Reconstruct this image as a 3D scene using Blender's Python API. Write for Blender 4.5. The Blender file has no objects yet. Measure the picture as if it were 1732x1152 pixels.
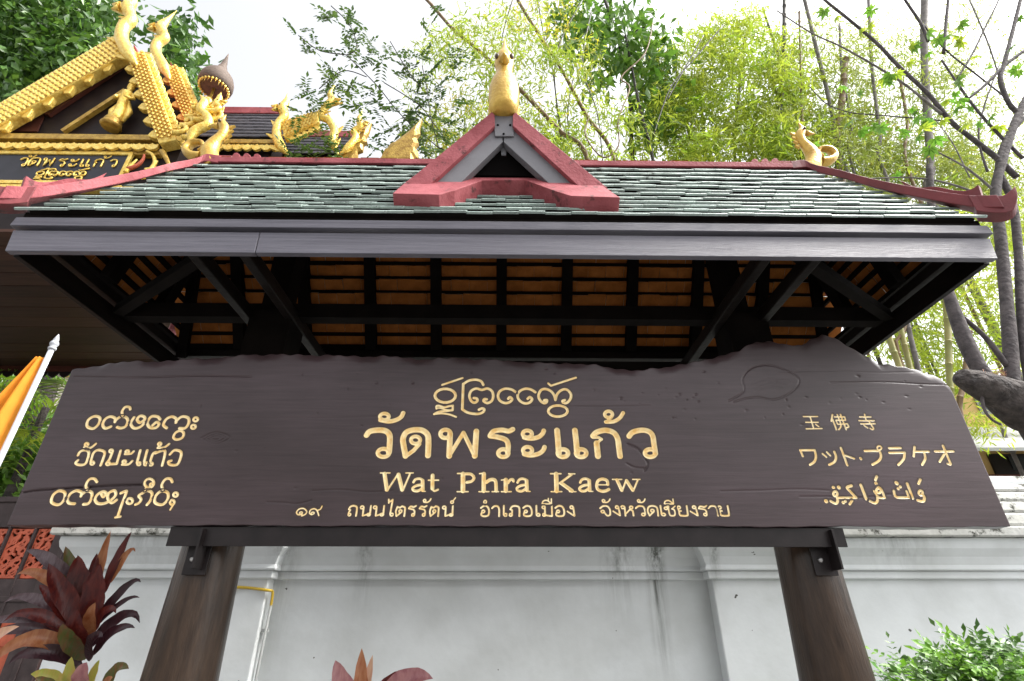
import bpy, bmesh, math, random
import numpy as np
from mathutils import Vector, Matrix, noise as mnoise
random.seed(7)
RNG = np.random.default_rng(11)
R = math.radians
SC = bpy.context.scene
COL = SC.collection

# ------------------------------------------------------------------ camera, sky, sun, exposure
FPX, PITCH, YAW, EYE = 880.0, R(28.3), 0.0128, 1.6
cam_d = bpy.data.cameras.new('camera')
cam = bpy.data.objects.new('camera', cam_d)
COL.objects.link(cam)
cam_d.sensor_width = 36.0
cam_d.lens = 36.0 * FPX / 1732.0
cam_d.clip_start = 0.05
cam_d.clip_end = 2000.0
cam.location = (0, 0, EYE)
cam.rotation_euler = (R(90) + PITCH, 0, -YAW)
SC.camera = cam

SUN_EL, SUN_AZ = R(52), R(98)      # azimuth clockwise from +Y: high on the right, veiled by thin cloud
world = bpy.data.worlds.new('World')
SC.world = world
world.use_nodes = True
wn, wl = world.node_tree.nodes, world.node_tree.links
wn.clear()
sky = wn.new('ShaderNodeTexSky')
sky.sky_type = 'NISHITA'
sky.sun_disc = False
sky.sun_elevation = SUN_EL
sky.sun_rotation = SUN_AZ
sky.air_density = 1.0
sky.dust_density = 6.0
sky.ozone_density = 1.0
hs = wn.new('ShaderNodeHueSaturation')
hs.inputs['Saturation'].default_value = 0.14      # a white, thinly overcast sky
bg = wn.new('ShaderNodeBackground')
bg.inputs['Strength'].default_value = 0.15
wo = wn.new('ShaderNodeOutputWorld')
wl.new(sky.outputs[0], hs.inputs['Color'])
wl.new(hs.outputs[0], bg.inputs['Color'])
wl.new(bg.outputs[0], wo.inputs['Surface'])

sun_d = bpy.data.lights.new('sun', 'SUN')
sun_d.energy = 1.5
sun_d.angle = R(18)
sun_d.color = (1.0, 0.96, 0.9)
sun = bpy.data.objects.new('sun', sun_d)
COL.objects.link(sun)
sd = Vector((math.sin(SUN_AZ) * math.cos(SUN_EL), math.cos(SUN_AZ) * math.cos(SUN_EL), math.sin(SUN_EL)))
sun.rotation_euler = sd.to_track_quat('Z', 'Y').to_euler()
sun.location = sd * 30

SC.view_settings.view_transform = 'Standard'
SC.view_settings.look = 'None'
SC.view_settings.gamma = 1.0
SC.view_settings.exposure = 1.6
SC.view_settings.use_curve_mapping = False
SC.cycles.max_bounces = 8
SC.cycles.transparent_max_bounces = 8

# ------------------------------------------------------------------ surveying helpers: photo point + distance -> place
_F = Vector((math.sin(YAW) * math.cos(PITCH), math.cos(YAW) * math.cos(PITCH), math.sin(PITCH)))
_R = Vector((math.cos(YAW), -math.sin(YAW), 0))
_U = _R.cross(_F)
def ray(u, v):
    return _F + _R * ((u - 866) / FPX) + _U * ((576 - v) / FPX)
def at(u, v, Y):
    d = ray(u, v)
    return Vector((0, 0, EYE)) + d * (Y / d.y)
def ppm(u, v, Y):                       # metres per photo pixel at that place
    return (Y / ray(u, v).y) / FPX
def on_plane(u, v, p0, n):
    d = ray(u, v); o = Vector((0, 0, EYE))
    return o + d * ((p0 - o).dot(n) / d.dot(n))

# ------------------------------------------------------------------ materials
MATS = {}
def mat(name, col, rough=0.6, metal=0.0, spec=0.5, var=0.0, vscale=6.0, col2=None, bump=0.0, bscale=40.0,
        stretch=(1, 1, 1), objvar=0.0, transl=0.0, speck=None, coat=0.0, coords='Object', bdist=0.01):
    m = bpy.data.materials.new(name); m.use_nodes = True
    nt = m.node_tree; N, L = nt.nodes, nt.links
    b = N['Principled BSDF']; out = N['Material Output']
    b.inputs['Roughness'].default_value = rough
    b.inputs['Metallic'].default_value = metal
    b.inputs['Specular IOR Level'].default_value = spec
    if coat: b.inputs['Coat Weight'].default_value = coat; b.inputs['Coat Roughness'].default_value = 0.25
    c4 = (*col, 1)
    b.inputs['Base Color'].default_value = c4
    src = None
    tc = N.new('ShaderNodeTexCoord'); mp = N.new('ShaderNodeMapping')
    mp.inputs['Scale'].default_value = stretch
    L.new(tc.outputs[coords], mp.inputs['Vector'])
    if var or col2:
        nz = N.new('ShaderNodeTexNoise'); nz.inputs['Scale'].default_value = vscale
        nz.inputs['Detail'].default_value = 6; nz.inputs['Roughness'].default_value = 0.62
        L.new(mp.outputs[0], nz.inputs['Vector'])
        cr = N.new('ShaderNodeValToRGB')
        cr.color_ramp.elements[0].position = 0.33; cr.color_ramp.elements[1].position = 0.68
        a = col if col2 else tuple(c * (1 - var) for c in col)
        z = col2 if col2 else tuple(min(1, c * (1 + var)) for c in col)
        cr.color_ramp.elements[0].color = (*a, 1); cr.color_ramp.elements[1].color = (*z, 1)
        L.new(nz.outputs['Fac'], cr.inputs['Fac']); src = cr.outputs['Color']
    if objvar:
        oi = N.new('ShaderNodeObjectInfo'); mr = N.new('ShaderNodeMapRange')
        mr.inputs['To Min'].default_value = 1 - objvar; mr.inputs['To Max'].default_value = 1 + objvar
        L.new(oi.outputs['Random'], mr.inputs['Value'])
        mx = N.new('ShaderNodeMix'); mx.data_type = 'RGBA'; mx.blend_type = 'MULTIPLY'
        mx.inputs['Factor'].default_value = 1
        if src is None:
            mx.inputs['A'].default_value = c4
        else: L.new(src, mx.inputs['A'])
        L.new(mr.outputs[0], mx.inputs['B']); src = mx.outputs['Result']
    if speck:                            # (colour, scale, threshold) irregular grime
        n2 = N.new('ShaderNodeTexNoise'); n2.inputs['Scale'].default_value = speck[1]; n2.inputs['Detail'].default_value = 8
        n2.inputs['Roughness'].default_value = 0.7
        L.new(mp.outputs[0], n2.inputs['Vector'])
        c2 = N.new('ShaderNodeValToRGB')
        c2.color_ramp.elements[0].position = speck[2]; c2.color_ramp.elements[1].position = speck[2] + 0.09
        c2.color_ramp.elements[0].color = (0, 0, 0, 1)
        L.new(n2.outputs['Fac'], c2.inputs['Fac'])
        mx = N.new('ShaderNodeMix'); mx.data_type = 'RGBA'
        L.new(c2.outputs['Color'], mx.inputs['Factor'])
        if src is None: mx.inputs['A'].default_value = c4
        else: L.new(src, mx.inputs['A'])
        mx.inputs['B'].default_value = (*speck[0], 1); src = mx.outputs['Result']
    if src is not None: L.new(src, b.inputs['Base Color'])
    if bump:
        n3 = N.new('ShaderNodeTexNoise'); n3.inputs['Scale'].default_value = bscale; n3.inputs['Detail'].default_value = 6
        L.new(mp.outputs[0], n3.inputs['Vector'])
        bp = N.new('ShaderNodeBump'); bp.inputs['Strength'].default_value = bump; bp.inputs['Distance'].default_value = bdist
        L.new(n3.outputs['Fac'], bp.inputs['Height']); L.new(bp.outputs[0], b.inputs['Normal'])
    if transl:
        tr = N.new('ShaderNodeBsdfTranslucent'); ms = N.new('ShaderNodeMixShader')
        ms.inputs[0].default_value = transl
        if src is not None: L.new(src, tr.inputs['Color'])
        else: tr.inputs['Color'].default_value = c4
        L.new(b.outputs[0], ms.inputs[1]); L.new(tr.outputs[0], ms.inputs[2]); L.new(ms.outputs[0], out.inputs['Surface'])
    MATS[name] = m
    return m

def board_material():                    # oiled slab: long grain, broad weathering, pits
    m = bpy.data.materials.new('board'); m.use_nodes = True; N, L = m.node_tree.nodes, m.node_tree.links
    b = N['Principled BSDF']; tc = N.new('ShaderNodeTexCoord')
    def nz(scale, st, det=7, rg=.65, dist=0.0):
        mp = N.new('ShaderNodeMapping'); mp.inputs['Scale'].default_value = st; L.new(tc.outputs['Object'], mp.inputs[0])
        n = N.new('ShaderNodeTexNoise'); n.inputs['Scale'].default_value = scale; n.inputs['Detail'].default_value = det; n.inputs['Roughness'].default_value = rg
        n.inputs['Distortion'].default_value = dist; L.new(mp.outputs[0], n.inputs['Vector']); return n.outputs['Fac']
    def ramp(src, p0, c0, p1, c1):
        r = N.new('ShaderNodeValToRGB'); e = r.color_ramp.elements; e[0].position, e[1].position = p0, p1; e[0].color = (*c0, 1); e[1].color = (*c1, 1)
        L.new(src, r.inputs['Fac']); return r.outputs['Color']
    def mix(f, a, c, mode='MIX'):
        x = N.new('ShaderNodeMix'); x.data_type = 'RGBA'; x.blend_type = mode
        if isinstance(f, float): x.inputs['Factor'].default_value = f
        else: L.new(f, x.inputs['Factor'])
        L.new(a, x.inputs['A'])
        if isinstance(c, tuple): x.inputs['B'].default_value = (*c, 1)
        else: L.new(c, x.inputs['B'])
        return x.outputs['Result']
    grain = nz(3.2, (.8, 3, 16), 9, .7, .6); broad = nz(1.1, (.8, 1, 1.5), 4, .5); pits = nz(26, (1, 1, 2.2), 3, .5)
    base = ramp(grain, .30, (0.034, 0.0205, 0.0205), .72, (0.058, 0.037, 0.038))
    base = mix(1.0, base, ramp(broad, .35, (.70, .68, .68), .68, (1.35, 1.40, 1.52)), 'MULTIPLY')
    base = mix(ramp(pits, .73, (0, 0, 0), .78, (1, 1, 1)), base, (0.010, 0.008, 0.008))
    L.new(base, b.inputs['Base Color'])
    L.new(ramp(broad, .3, (.42,) * 3, .7, (.27,) * 3), b.inputs['Roughness'])
    b.inputs['Specular IOR Level'].default_value = 0.40
    bp = N.new('ShaderNodeBump'); bp.inputs['Strength'].default_value = .20; bp.inputs['Distance'].default_value = .004
    L.new(grain, bp.inputs['Height']); L.new(bp.outputs[0], b.inputs['Normal']); MATS['board'] = m
board_material()
mat('dark_wood', (0.007, 0.0052, 0.0045), 0.5, spec=0.10, var=0.4, vscale=5, stretch=(1, 1, 6), bump=0.25, bscale=30)
mat('post_wood', (0.018, 0.010, 0.006), 0.28, spec=0.35, col2=(0.052, 0.031, 0.019), vscale=5, stretch=(5, 5, 0.8), bump=0.2, bscale=24,
    speck=((0.14, 0.09, 0.05), 22.0, 0.70))
mat('fascia', (0.075, 0.071, 0.088), 0.45, spec=0.35, col2=(0.125, 0.12, 0.142), vscale=4, stretch=(0.5, 4, 22), bump=0.35, bscale=22)
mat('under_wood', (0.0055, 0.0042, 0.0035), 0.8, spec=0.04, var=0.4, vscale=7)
mat('red_trim', (0.21, 0.040, 0.047), 0.65, spec=0.25, col2=(0.34, 0.092, 0.104), vscale=6, bump=0.35, bscale=60, speck=((0.075, 0.026, 0.026), 9.0, 0.58))
mat('red_shaded', (0.15, 0.022, 0.026), 0.62, var=0.25, vscale=6, bump=0.15, bscale=50, speck=((0.06, 0.035, 0.035), 8.0, 0.58))  # darker copy of the red trim: shade put into the colour, plus grime specks
mat('grey_board', (0.14, 0.138, 0.15), 0.55, var=0.10, vscale=6, bump=0.1, bscale=30)
mat('glaze', (0.14, 0.185, 0.165), 0.42, spec=0.35, col2=(0.42, 0.49, 0.455), vscale=13, objvar=0.30, speck=((0.030, 0.034, 0.028), 15.0, 0.56), bump=0.3, bscale=70)
mat('terracotta', (0.20, 0.065, 0.013), 0.9, spec=0.1, col2=(0.34, 0.12, 0.028), vscale=9, objvar=0.22, bump=0.2, bscale=60)
mat('gold', (0.72, 0.44, 0.05), 0.28, metal=0.45, col2=(0.98, 0.76, 0.22), vscale=22, bump=0.9, bscale=75, speck=((0.22, 0.11, 0.02), 26.0, 0.64))
mat('gold_dark', (0.26, 0.14, 0.02), 0.4, metal=0.4, col2=(0.55, 0.36, 0.07), vscale=12, bump=0.8, bscale=50)
mat('bird_gold', (0.40, 0.23, 0.035), 0.34, metal=0.35, col2=(0.66, 0.44, 0.09), vscale=9, bump=0.5, bscale=45, speck=((0.20, 0.11, 0.025), 13.0, 0.62))
mat('bird_eye', (0.06, 0.03, 0.012), 0.4)
mat('plaque', (0.018, 0.018, 0.025), 0.35, spec=0.3, var=0.25, vscale=5)
mat('wall_white', (0.60, 0.625, 0.625), 0.82, var=0.06, vscale=2.2, bump=0.15, bscale=18)
mat('coping', (0.36, 0.36, 0.33), 0.9, spec=0.2, col2=(0.52, 0.52, 0.49), vscale=5, bump=0.5, bscale=30, speck=((0.05, 0.05, 0.04), 9.0, 0.52))
mat('soffit', (0.040, 0.017, 0.011), 0.6, spec=0.2, var=0.30, vscale=5, stretch=(0.4, 6, 1), objvar=0.3)
mat('gate_wood', (0.050, 0.036, 0.036), 0.5, spec=0.25, var=0.3, vscale=6, bump=0.2, bscale=30)
mat('gate_red', (0.46, 0.095, 0.045), 0.6, var=0.22, vscale=9, bump=0.2)
mat('roof_dark', (0.030, 0.028, 0.034), 0.6, spec=0.25, var=0.5, vscale=14, objvar=0.2, bump=0.3)
mat('gable_dark', (0.014, 0.009, 0.009), 0.5, spec=0.15, var=0.3, vscale=4)
mat('gable_brown', (0.060, 0.018, 0.012), 0.5, spec=0.2, var=0.3, vscale=4)
mat('steel', (0.014, 0.0105, 0.0105), 0.4, spec=0.25, var=0.3, vscale=12)
mat('bolt', (0.35, 0.34, 0.33), 0.35, metal=0.9)
mat('white_paint', (0.36, 0.37, 0.40), 0.45, spec=0.3, var=0.06)
mat('orange_cloth', (0.78, 0.30, 0.02), 0.8, var=0.12, vscale=4, transl=0.25)
mat('pipe_yellow', (0.50, 0.33, 0.02), 0.45)
mat('pipe_white', (0.34, 0.35, 0.34), 0.6, spec=0.2)
mat('umbrella_brown', (0.12, 0.085, 0.066), 0.75, var=0.35, vscale=10, stretch=(1, 1, 6), bump=0.5, bscale=40)
mat('paving', (0.15, 0.15, 0.15), 0.9, var=0.15, vscale=3, bump=0.2)
mat('ground', (0.09, 0.085, 0.07), 0.95, var=0.25, vscale=0.4)
mat('bark_dark', (0.016, 0.012, 0.011), 0.85, col2=(0.075, 0.060, 0.054), vscale=9, bump=1.0, bscale=14, bdist=0.05)
mat('bark_limb', (0.034, 0.028, 0.030), 0.85, col2=(0.105, 0.088, 0.088), vscale=8, bump=0.7, bscale=18, bdist=0.03)
mat('bark_grey', (0.09, 0.08, 0.072), 0.85, col2=(0.22, 0.20, 0.19), vscale=5, bump=0.4, bscale=16)
mat('culm_brown', (0.12, 0.07, 0.03), 0.6, col2=(0.22, 0.14, 0.06), vscale=4)
mat('culm_dark', (0.035, 0.030, 0.022), 0.6, var=0.4, vscale=5)
mat('culm_green', (0.19, 0.22, 0.05), 0.5, col2=(0.30, 0.26, 0.08), vscale=3)
mat('leaf_bamboo', (0.20, 0.33, 0.024), 0.5, col2=(0.48, 0.53, 0.06), vscale=1.3, transl=0.55)
mat('leaf_bamboo_fine', (0.20, 0.29, 0.04), 0.5, col2=(0.40, 0.44, 0.09), vscale=1.3, transl=0.5)
mat('leaf_yellow', (0.62, 0.48, 0.03), 0.5, col2=(0.40, 0.44, 0.04), vscale=1.5, transl=0.5)
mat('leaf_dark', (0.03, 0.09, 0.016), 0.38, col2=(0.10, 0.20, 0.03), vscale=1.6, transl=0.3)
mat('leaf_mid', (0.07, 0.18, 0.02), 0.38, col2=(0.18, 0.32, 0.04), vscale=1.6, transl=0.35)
mat('leaf_sparse', (0.035, 0.085, 0.02), 0.5, col2=(0.10, 0.16, 0.03), vscale=1.2, transl=0.35)
mat('leaf_papaya', (0.14, 0.36, 0.04), 0.45, col2=(0.22, 0.36, 0.04), vscale=1.2, transl=0.5)
mat('leaf_palm', (0.09, 0.22, 0.015), 0.45, col2=(0.30, 0.38, 0.04), vscale=1.5, transl=0.4)
mat('leaf_shrub', (0.06, 0.20, 0.012), 0.38, col2=(0.22, 0.42, 0.03), vscale=7, transl=0.35)
def ti(name, a, b, t=0.25): mat(name, a, 0.3, col2=b, vscale=14, stretch=(3, 3, .7), transl=t, bump=0.3, bscale=30)
ti('ti_maroon', (0.060, 0.006, 0.008), (0.15, 0.020, 0.012), 0.35)
ti('ti_dark', (0.025, 0.008, 0.012), (0.055, 0.016, 0.022))
ti('ti_pale', (0.14, 0.10, 0.11), (0.06, 0.025, 0.03))
ti('ti_orange', (0.30, 0.085, 0.03), (0.45, 0.20, 0.09), 0.35)
ti('ti_pink', (0.52, 0.24, 0.17), (0.62, 0.38, 0.24), 0.35)
ti('ti_green', (0.06, 0.10, 0.02), (0.16, 0.06, 0.02), 0.3)
ti('ti_lime', (0.30, 0.34, 0.05), (0.45, 0.30, 0.08), 0.4)
ti('ti_rose', (0.28, 0.10, 0.115), (0.45, 0.22, 0.21), 0.35)
mat('ti_stem', (0.10, 0.07, 0.05), 0.7, var=0.3)
mat('house_yellow', (0.72, 0.50, 0.20), 0.85, var=0.06, vscale=2)
mat('house_grey', (0.30, 0.31, 0.30), 0.7, var=0.1)
mat('house_dark', (0.02, 0.016, 0.015), 0.4)
mat('house_red', (0.14, 0.03, 0.02), 0.6)
mat('house_pale', (0.70, 0.62, 0.55), 0.85, var=0.06)
mat('glass', (0.04, 0.05, 0.06), 0.08)
mat('black', (0.003, 0.0025, 0.0025), 0.9, spec=0.02)

def letter_material():                   # gilded groove with a scorched rim; the 'edge' attribute is the distance to the stroke's edge
    m = bpy.data.materials.new('gilded_carving'); m.use_nodes = True
    N, L = m.node_tree.nodes, m.node_tree.links
    b = N['Principled BSDF']; b.inputs['Roughness'].default_value = 0.4
    a = N.new('ShaderNodeAttribute'); a.attribute_name = 'edge'
    nz = N.new('ShaderNodeTexNoise'); nz.inputs['Scale'].default_value = 30; nz.inputs['Detail'].default_value = 4
    tc = N.new('ShaderNodeTexCoord'); L.new(tc.outputs['Object'], nz.inputs['Vector'])
    g = N.new('ShaderNodeValToRGB'); g.color_ramp.elements[0].color = (0.84, 0.56, 0.20, 1); g.color_ramp.elements[1].color = (0.97, 0.80, 0.46, 1)
    g.color_ramp.elements[0].position = 0.3; g.color_ramp.elements[1].position = 0.6
    L.new(nz.outputs['Fac'], g.inputs['Fac'])
    mr = N.new('ShaderNodeMapRange'); mr.inputs['From Min'].default_value = -0.0008; mr.inputs['From Max'].default_value = 0.0008
    L.new(a.outputs['Fac'], mr.inputs['Value'])
    mx = N.new('ShaderNodeMix'); mx.data_type = 'RGBA'
    L.new(mr.outputs[0], mx.inputs['Factor']); L.new(g.outputs['Color'], mx.inputs['A']); mx.inputs['B'].default_value = (0.040, 0.022, 0.016, 1)
    L.new(mx.outputs['Result'], b.inputs['Base Color'])
    iv = N.new('ShaderNodeMapRange'); iv.inputs['From Min'].default_value = 0; iv.inputs['From Max'].default_value = 1
    iv.inputs['To Min'].default_value = 0.0; iv.inputs['To Max'].default_value = 0
    L.new(mr.outputs[0], iv.inputs['Value']); L.new(iv.outputs[0], b.inputs['Metallic'])
    MATS['gilded_carving'] = m
letter_material()

def wall_material():                     # limewashed wall with its own black run marks below the coping
    m = MATS['wall_white']; N, L = m.node_tree.nodes, m.node_tree.links
    b = N['Principled BSDF']
    old = b.inputs['Base Color'].links[0].from_socket
    tc = N.new('ShaderNodeTexCoord'); sx = N.new('ShaderNodeSeparateXYZ'); L.new(tc.outputs['Object'], sx.inputs[0])
    def math_(op, a, c=None):
        n = N.new('ShaderNodeMath'); n.operation = op
        for i, q in enumerate((a, c)):
            if q is None: continue
            if isinstance(q, (int, float)): n.inputs[i].default_value = q
            else: L.new(q, n.inputs[i])
        return n.outputs[0]
    mp = N.new('ShaderNodeMapping'); mp.inputs['Scale'].default_value = (9, 9, 0.55); L.new(tc.outputs['Object'], mp.inputs[0])
    nz = N.new('ShaderNodeTexNoise'); nz.inputs['Scale'].default_value = 2.2; nz.inputs['Detail'].default_value = 9; nz.inputs['Roughness'].default_value = 0.72
    L.new(mp.outputs[0], nz.inputs['Vector'])
    tot = None
    for x0, wd, zlow, amt in ((1.25, 0.10, 1.15, 1.0), (1.70, 0.05, 1.75, 0.9), (0.95, 0.2, 1.55, 0.5), (-1.15, 0.10, 1.6, 0.5), (-1.80, 0.14, 1.3, 0.35), (3.2, 0.5, 1.9, 0.3), (-2.9, 0.4, 1.9, 0.25)):
        d = math_('ABSOLUTE', math_('SUBTRACT', sx.outputs['X'], x0))
        fx = math_('MAXIMUM', math_('SUBTRACT', 1.0, math_('DIVIDE', d, wd)), 0.0)
        fz = math_('MAXIMUM', math_('MINIMUM', math_('DIVIDE', math_('SUBTRACT', sx.outputs['Z'], zlow), 2.3 - zlow), 1.0), 0.0)
        t = math_('MULTIPLY', math_('MULTIPLY', fx, fz), amt)
        tot = t if tot is None else math_('MAXIMUM', tot, t)
    k = math_('MULTIPLY', tot, 1.9)
    k = math_('MULTIPLY', k, math_('MAXIMUM', math_('MULTIPLY', math_('SUBTRACT', nz.outputs['Fac'], 0.38), 3.4), 0.0))
    k = math_('MINIMUM', k, 0.9)
    n2 = N.new('ShaderNodeTexNoise'); n2.inputs['Scale'].default_value = 1.7; n2.inputs['Detail'].default_value = 7
    L.new(tc.outputs['Object'], n2.inputs['Vector'])
    g = math_('MULTIPLY', math_('MAXIMUM', math_('SUBTRACT', n2.outputs['Fac'], 0.47), 0.0), 1.3)
    m1 = N.new('ShaderNodeMix'); m1.data_type = 'RGBA'; L.new(g, m1.inputs['Factor']); L.new(old, m1.inputs['A']); m1.inputs['B'].default_value = (0.30, 0.31, 0.28, 1)
    m2 = N.new('ShaderNodeMix'); m2.data_type = 'RGBA'; L.new(k, m2.inputs['Factor']); L.new(m1.outputs['Result'], m2.inputs['A']); m2.inputs['B'].default_value = (0.05, 0.055, 0.04, 1)
    n3 = N.new('ShaderNodeTexNoise'); n3.inputs['Scale'].default_value = 16; n3.inputs['Detail'].default_value = 2
    L.new(tc.outputs['Object'], n3.inputs['Vector'])
    s3 = math_('GREATER_THAN', n3.outputs['Fac'], 0.765)
    m3 = N.new('ShaderNodeMix'); m3.data_type = 'RGBA'; L.new(s3, m3.inputs['Factor']); L.new(m2.outputs['Result'], m3.inputs['A']); m3.inputs['B'].default_value = (0.08, 0.08, 0.07, 1)
    L.new(m3.outputs['Result'], b.inputs['Base Color'])
wall_material()

# ------------------------------------------------------------------ mesh collecting
ORG = {}
class MB:
    def __init__(s): s.v = []; s.f = []; s.m = []; s.sm = []
    def add(s, vs, fs, mi=0, smooth=False):
        o = len(s.v); s.v += [tuple(q) for q in vs]
        s.f += [tuple(o + i for i in f) for f in fs]; s.m += [mi] * len(fs); s.sm += [smooth] * len(fs); return s
    def box(s, lo, hi, mi=0):
        a, b = lo, hi
        vs = [(a[0], a[1], a[2]), (b[0], a[1], a[2]), (b[0], b[1], a[2]), (a[0], b[1], a[2]), (a[0], a[1], b[2]), (b[0], a[1], b[2]), (b[0], b[1], b[2]), (a[0], b[1], b[2])]
        return s.add(vs, [(0, 3, 2, 1), (4, 5, 6, 7), (0, 1, 5, 4), (1, 2, 6, 5), (2, 3, 7, 6), (3, 0, 4, 7)], mi)
    def bar(s, p, q, w, h, up=(0, 0, 1), mi=0):     # rectangular bar between two points, w across, h along up
        p, q = Vector(p), Vector(q); d = (q - p).normalized(); sd_ = d.cross(Vector(up)).normalized(); u = sd_.cross(d)
        vs = []
        for c in (p, q):
            for a, b in ((-1, -1), (1, -1), (1, 1), (-1, 1)): vs.append(c + sd_ * (a * w / 2) + u * (b * h / 2))
        return s.add(vs, [(0, 1, 2, 3), (7, 6, 5, 4), (0, 4, 5, 1), (1, 5, 6, 2), (2, 6, 7, 3), (3, 7, 4, 0)], mi)
    def prism(s, pts, off, mi=0):        # polygon + its copy moved by off
        n = len(pts); a = [Vector(p) for p in pts]; o = Vector(off)
        nrm = Vector((0, 0, 0))
        for i in range(n): nrm += (a[i] - a[0]).cross(a[(i + 1) % n] - a[0])
        if nrm.dot(o) > 0: a.reverse()
        vs = a + [p + o for p in a]
        fs = [tuple(range(n)), tuple(range(2 * n - 1, n - 1, -1))]
        fs += [(i, i + n, (i + 1) % n + n, (i + 1) % n) for i in range(n)]
        return s.add(vs, fs, mi)
    def tube(s, pts, rad, n=8, mi=0, flat=None, cap=True, smooth=True, ref=None):
        P = [Vector(p) for p in pts]; k = len(P)
        if not hasattr(rad, '__len__'): rad = [rad] * k
        vs = []; prev = None
        for i in range(k):
            d = (P[min(i + 1, k - 1)] - P[max(i - 1, 0)])
            d = d.normalized() if d.length > 1e-9 else Vector((0, 0, 1))
            if prev is None:
                a = Vector(ref) if ref else (Vector((0, 0, 1)) if abs(d.z) < 0.9 else Vector((1, 0, 0)))
            else: a = prev
            x = (a - d * a.dot(d))
            x = x.normalized() if x.length > 1e-6 else d.orthogonal().normalized()
            prev = x; y = d.cross(x)
            fl = flat if flat else 1.0
            for j in range(n):
                t = 2 * math.pi * j / n
                vs.append(P[i] + x * (math.cos(t) * rad[i]) + y * (math.sin(t) * rad[i] * fl))
        fs = [(i * n + j, i * n + (j + 1) % n, (i + 1) * n + (j + 1) % n, (i + 1) * n + j) for i in range(k - 1) for j in range(n)]
        s.add(vs, fs, mi, smooth)
        if cap:
            o = len(s.v) - len(vs)
            s.f += [tuple(o + j for j in range(n - 1, -1, -1)), tuple(o + (k - 1) * n + j for j in range(n))]
            s.m += [mi, mi]; s.sm += [False, False]
        return s
    def lathe(s, c, prof, n=16, mi=0, axis=None, smooth=True):     # prof: (radius, height)
        M = Matrix.Translation(Vector(c))
        if axis is not None: M = M @ Vector((0, 0, 1)).rotation_difference(Vector(axis)).to_matrix().to_4x4()
        vs = [M @ Vector((r * math.cos(2 * math.pi * j / n), r * math.sin(2 * math.pi * j / n), h)) for r, h in prof for j in range(n)]
        k = len(prof)
        fs = [(i * n + j, i * n + (j + 1) % n, (i + 1) * n + (j + 1) % n, (i + 1) * n + j) for i in range(k - 1) for j in range(n)]
        s.add(vs, fs, mi, smooth)
        o = len(s.v) - len(vs)
        s.f += [tuple(o + j for j in range(n - 1, -1, -1)), tuple(o + (k - 1) * n + j for j in range(n))]; s.m += [mi, mi]; s.sm += [False, False]
        return s
    def ball(s, c, r, n=10, k=7, mi=0):
        r = (r, r, r) if not hasattr(r, '__len__') else r
        c = Vector(c); vs = [c + Vector((0, 0, -r[2]))]
        for i in range(1, k):
            t = -math.pi / 2 + math.pi * i / k
            for j in range(n):
                a = 2 * math.pi * j / n
                vs.append(c + Vector((r[0] * math.cos(t) * math.cos(a), r[1] * math.cos(t) * math.sin(a), r[2] * math.sin(t))))
        vs.append(c + Vector((0, 0, r[2])))
        fs = [(0, 1 + (j + 1) % n, 1 + j) for j in range(n)]
        for i in range(k - 2):
            for j in range(n): fs.append((1 + i * n + j, 1 + i * n + (j + 1) % n, 1 + (i + 1) * n + (j + 1) % n, 1 + (i + 1) * n + j))
        t = len(vs) - 1
        fs += [(t, 1 + (k - 2) * n + j, 1 + (k - 2) * n + (j + 1) % n) for j in range(n)]
        return s.add(vs, fs, mi, True)
    def inst(s, p, M):
        o = len(s.v); s.v += [tuple(M @ Vector(q)) for q in p.v]
        s.f += [tuple(o + i for i in f) for f in p.f]; s.m += p.m; s.sm += p.sm; return s
    def mesh(s, name, mats, org=(0, 0, 0)):
        me = bpy.data.meshes.new(name)
        o = Vector(org)
        me.from_pydata([tuple(Vector(q) - o) for q in s.v], [], s.f)
        for m in ([mats] if isinstance(mats, str) else mats): me.materials.append(MATS[m])
        me.polygons.foreach_set('material_index', s.m); me.polygons.foreach_set('use_smooth', s.sm)
        me.update(); return me
    def build(s, name, mats, parent=None, org=None, bevel=0.0, seg=2):
        if parent is not None: org = ORG[parent.name]
        elif org is None: org = (0, 0, 0)
        me = s.mesh(name, mats, org)
        return link(name, me, parent, org, bevel, seg)
def link(name, me, parent=None, org=(0, 0, 0), bevel=0.0, seg=2):
    o = bpy.data.objects.new(name, me); COL.objects.link(o)
    if parent is not None: o.parent = parent; ORG[o.name] = ORG[parent.name]
    else: o.location = org; ORG[o.name] = Vector(org)
    if bevel:
        b = o.modifiers.new('edge', 'BEVEL'); b.width = bevel; b.segments = seg; b.limit_method = 'ANGLE'; b.angle_limit = R(40)
    return o
def tag(o, label=None, cat=None, group=None, kind=None):
    if label: o['label'] = label
    if cat: o['category'] = cat
    if group: o['group'] = group
    if kind: o['kind'] = kind
    return o
def thing(name, loc, label, cat, group=None):
    o = bpy.data.objects.new(name, None); COL.objects.link(o); o.location = loc; o.empty_display_size = 0.2
    ORG[o.name] = Vector(loc)
    return tag(o, label, cat, group)
def cat(pts, n=6, closed=False):         # smooth curve through points
    P = [Vector(p) for p in pts]
    if len(P) < 3: return P
    out = []; k = len(P)
    rng = range(k) if closed else range(k - 1)
    for i in rng:
        if closed: a, b, c, d = P[i - 1], P[i], P[(i + 1) % k], P[(i + 2) % k]
        else: a, b, c, d = P[max(i - 1, 0)], P[i], P[i + 1], P[min(i + 2, k - 1)]
        for j in range(n):
            t = j / n
            out.append(0.5 * ((2 * b) + (c - a) * t + (2 * a - 5 * b + 4 * c - d) * t * t + (3 * b - a - 3 * c + d) * t ** 3))
    out.append(P[0].copy() if closed else P[-1].copy()); return out
def lerp(a, b, t): return a + (b - a) * t

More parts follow.
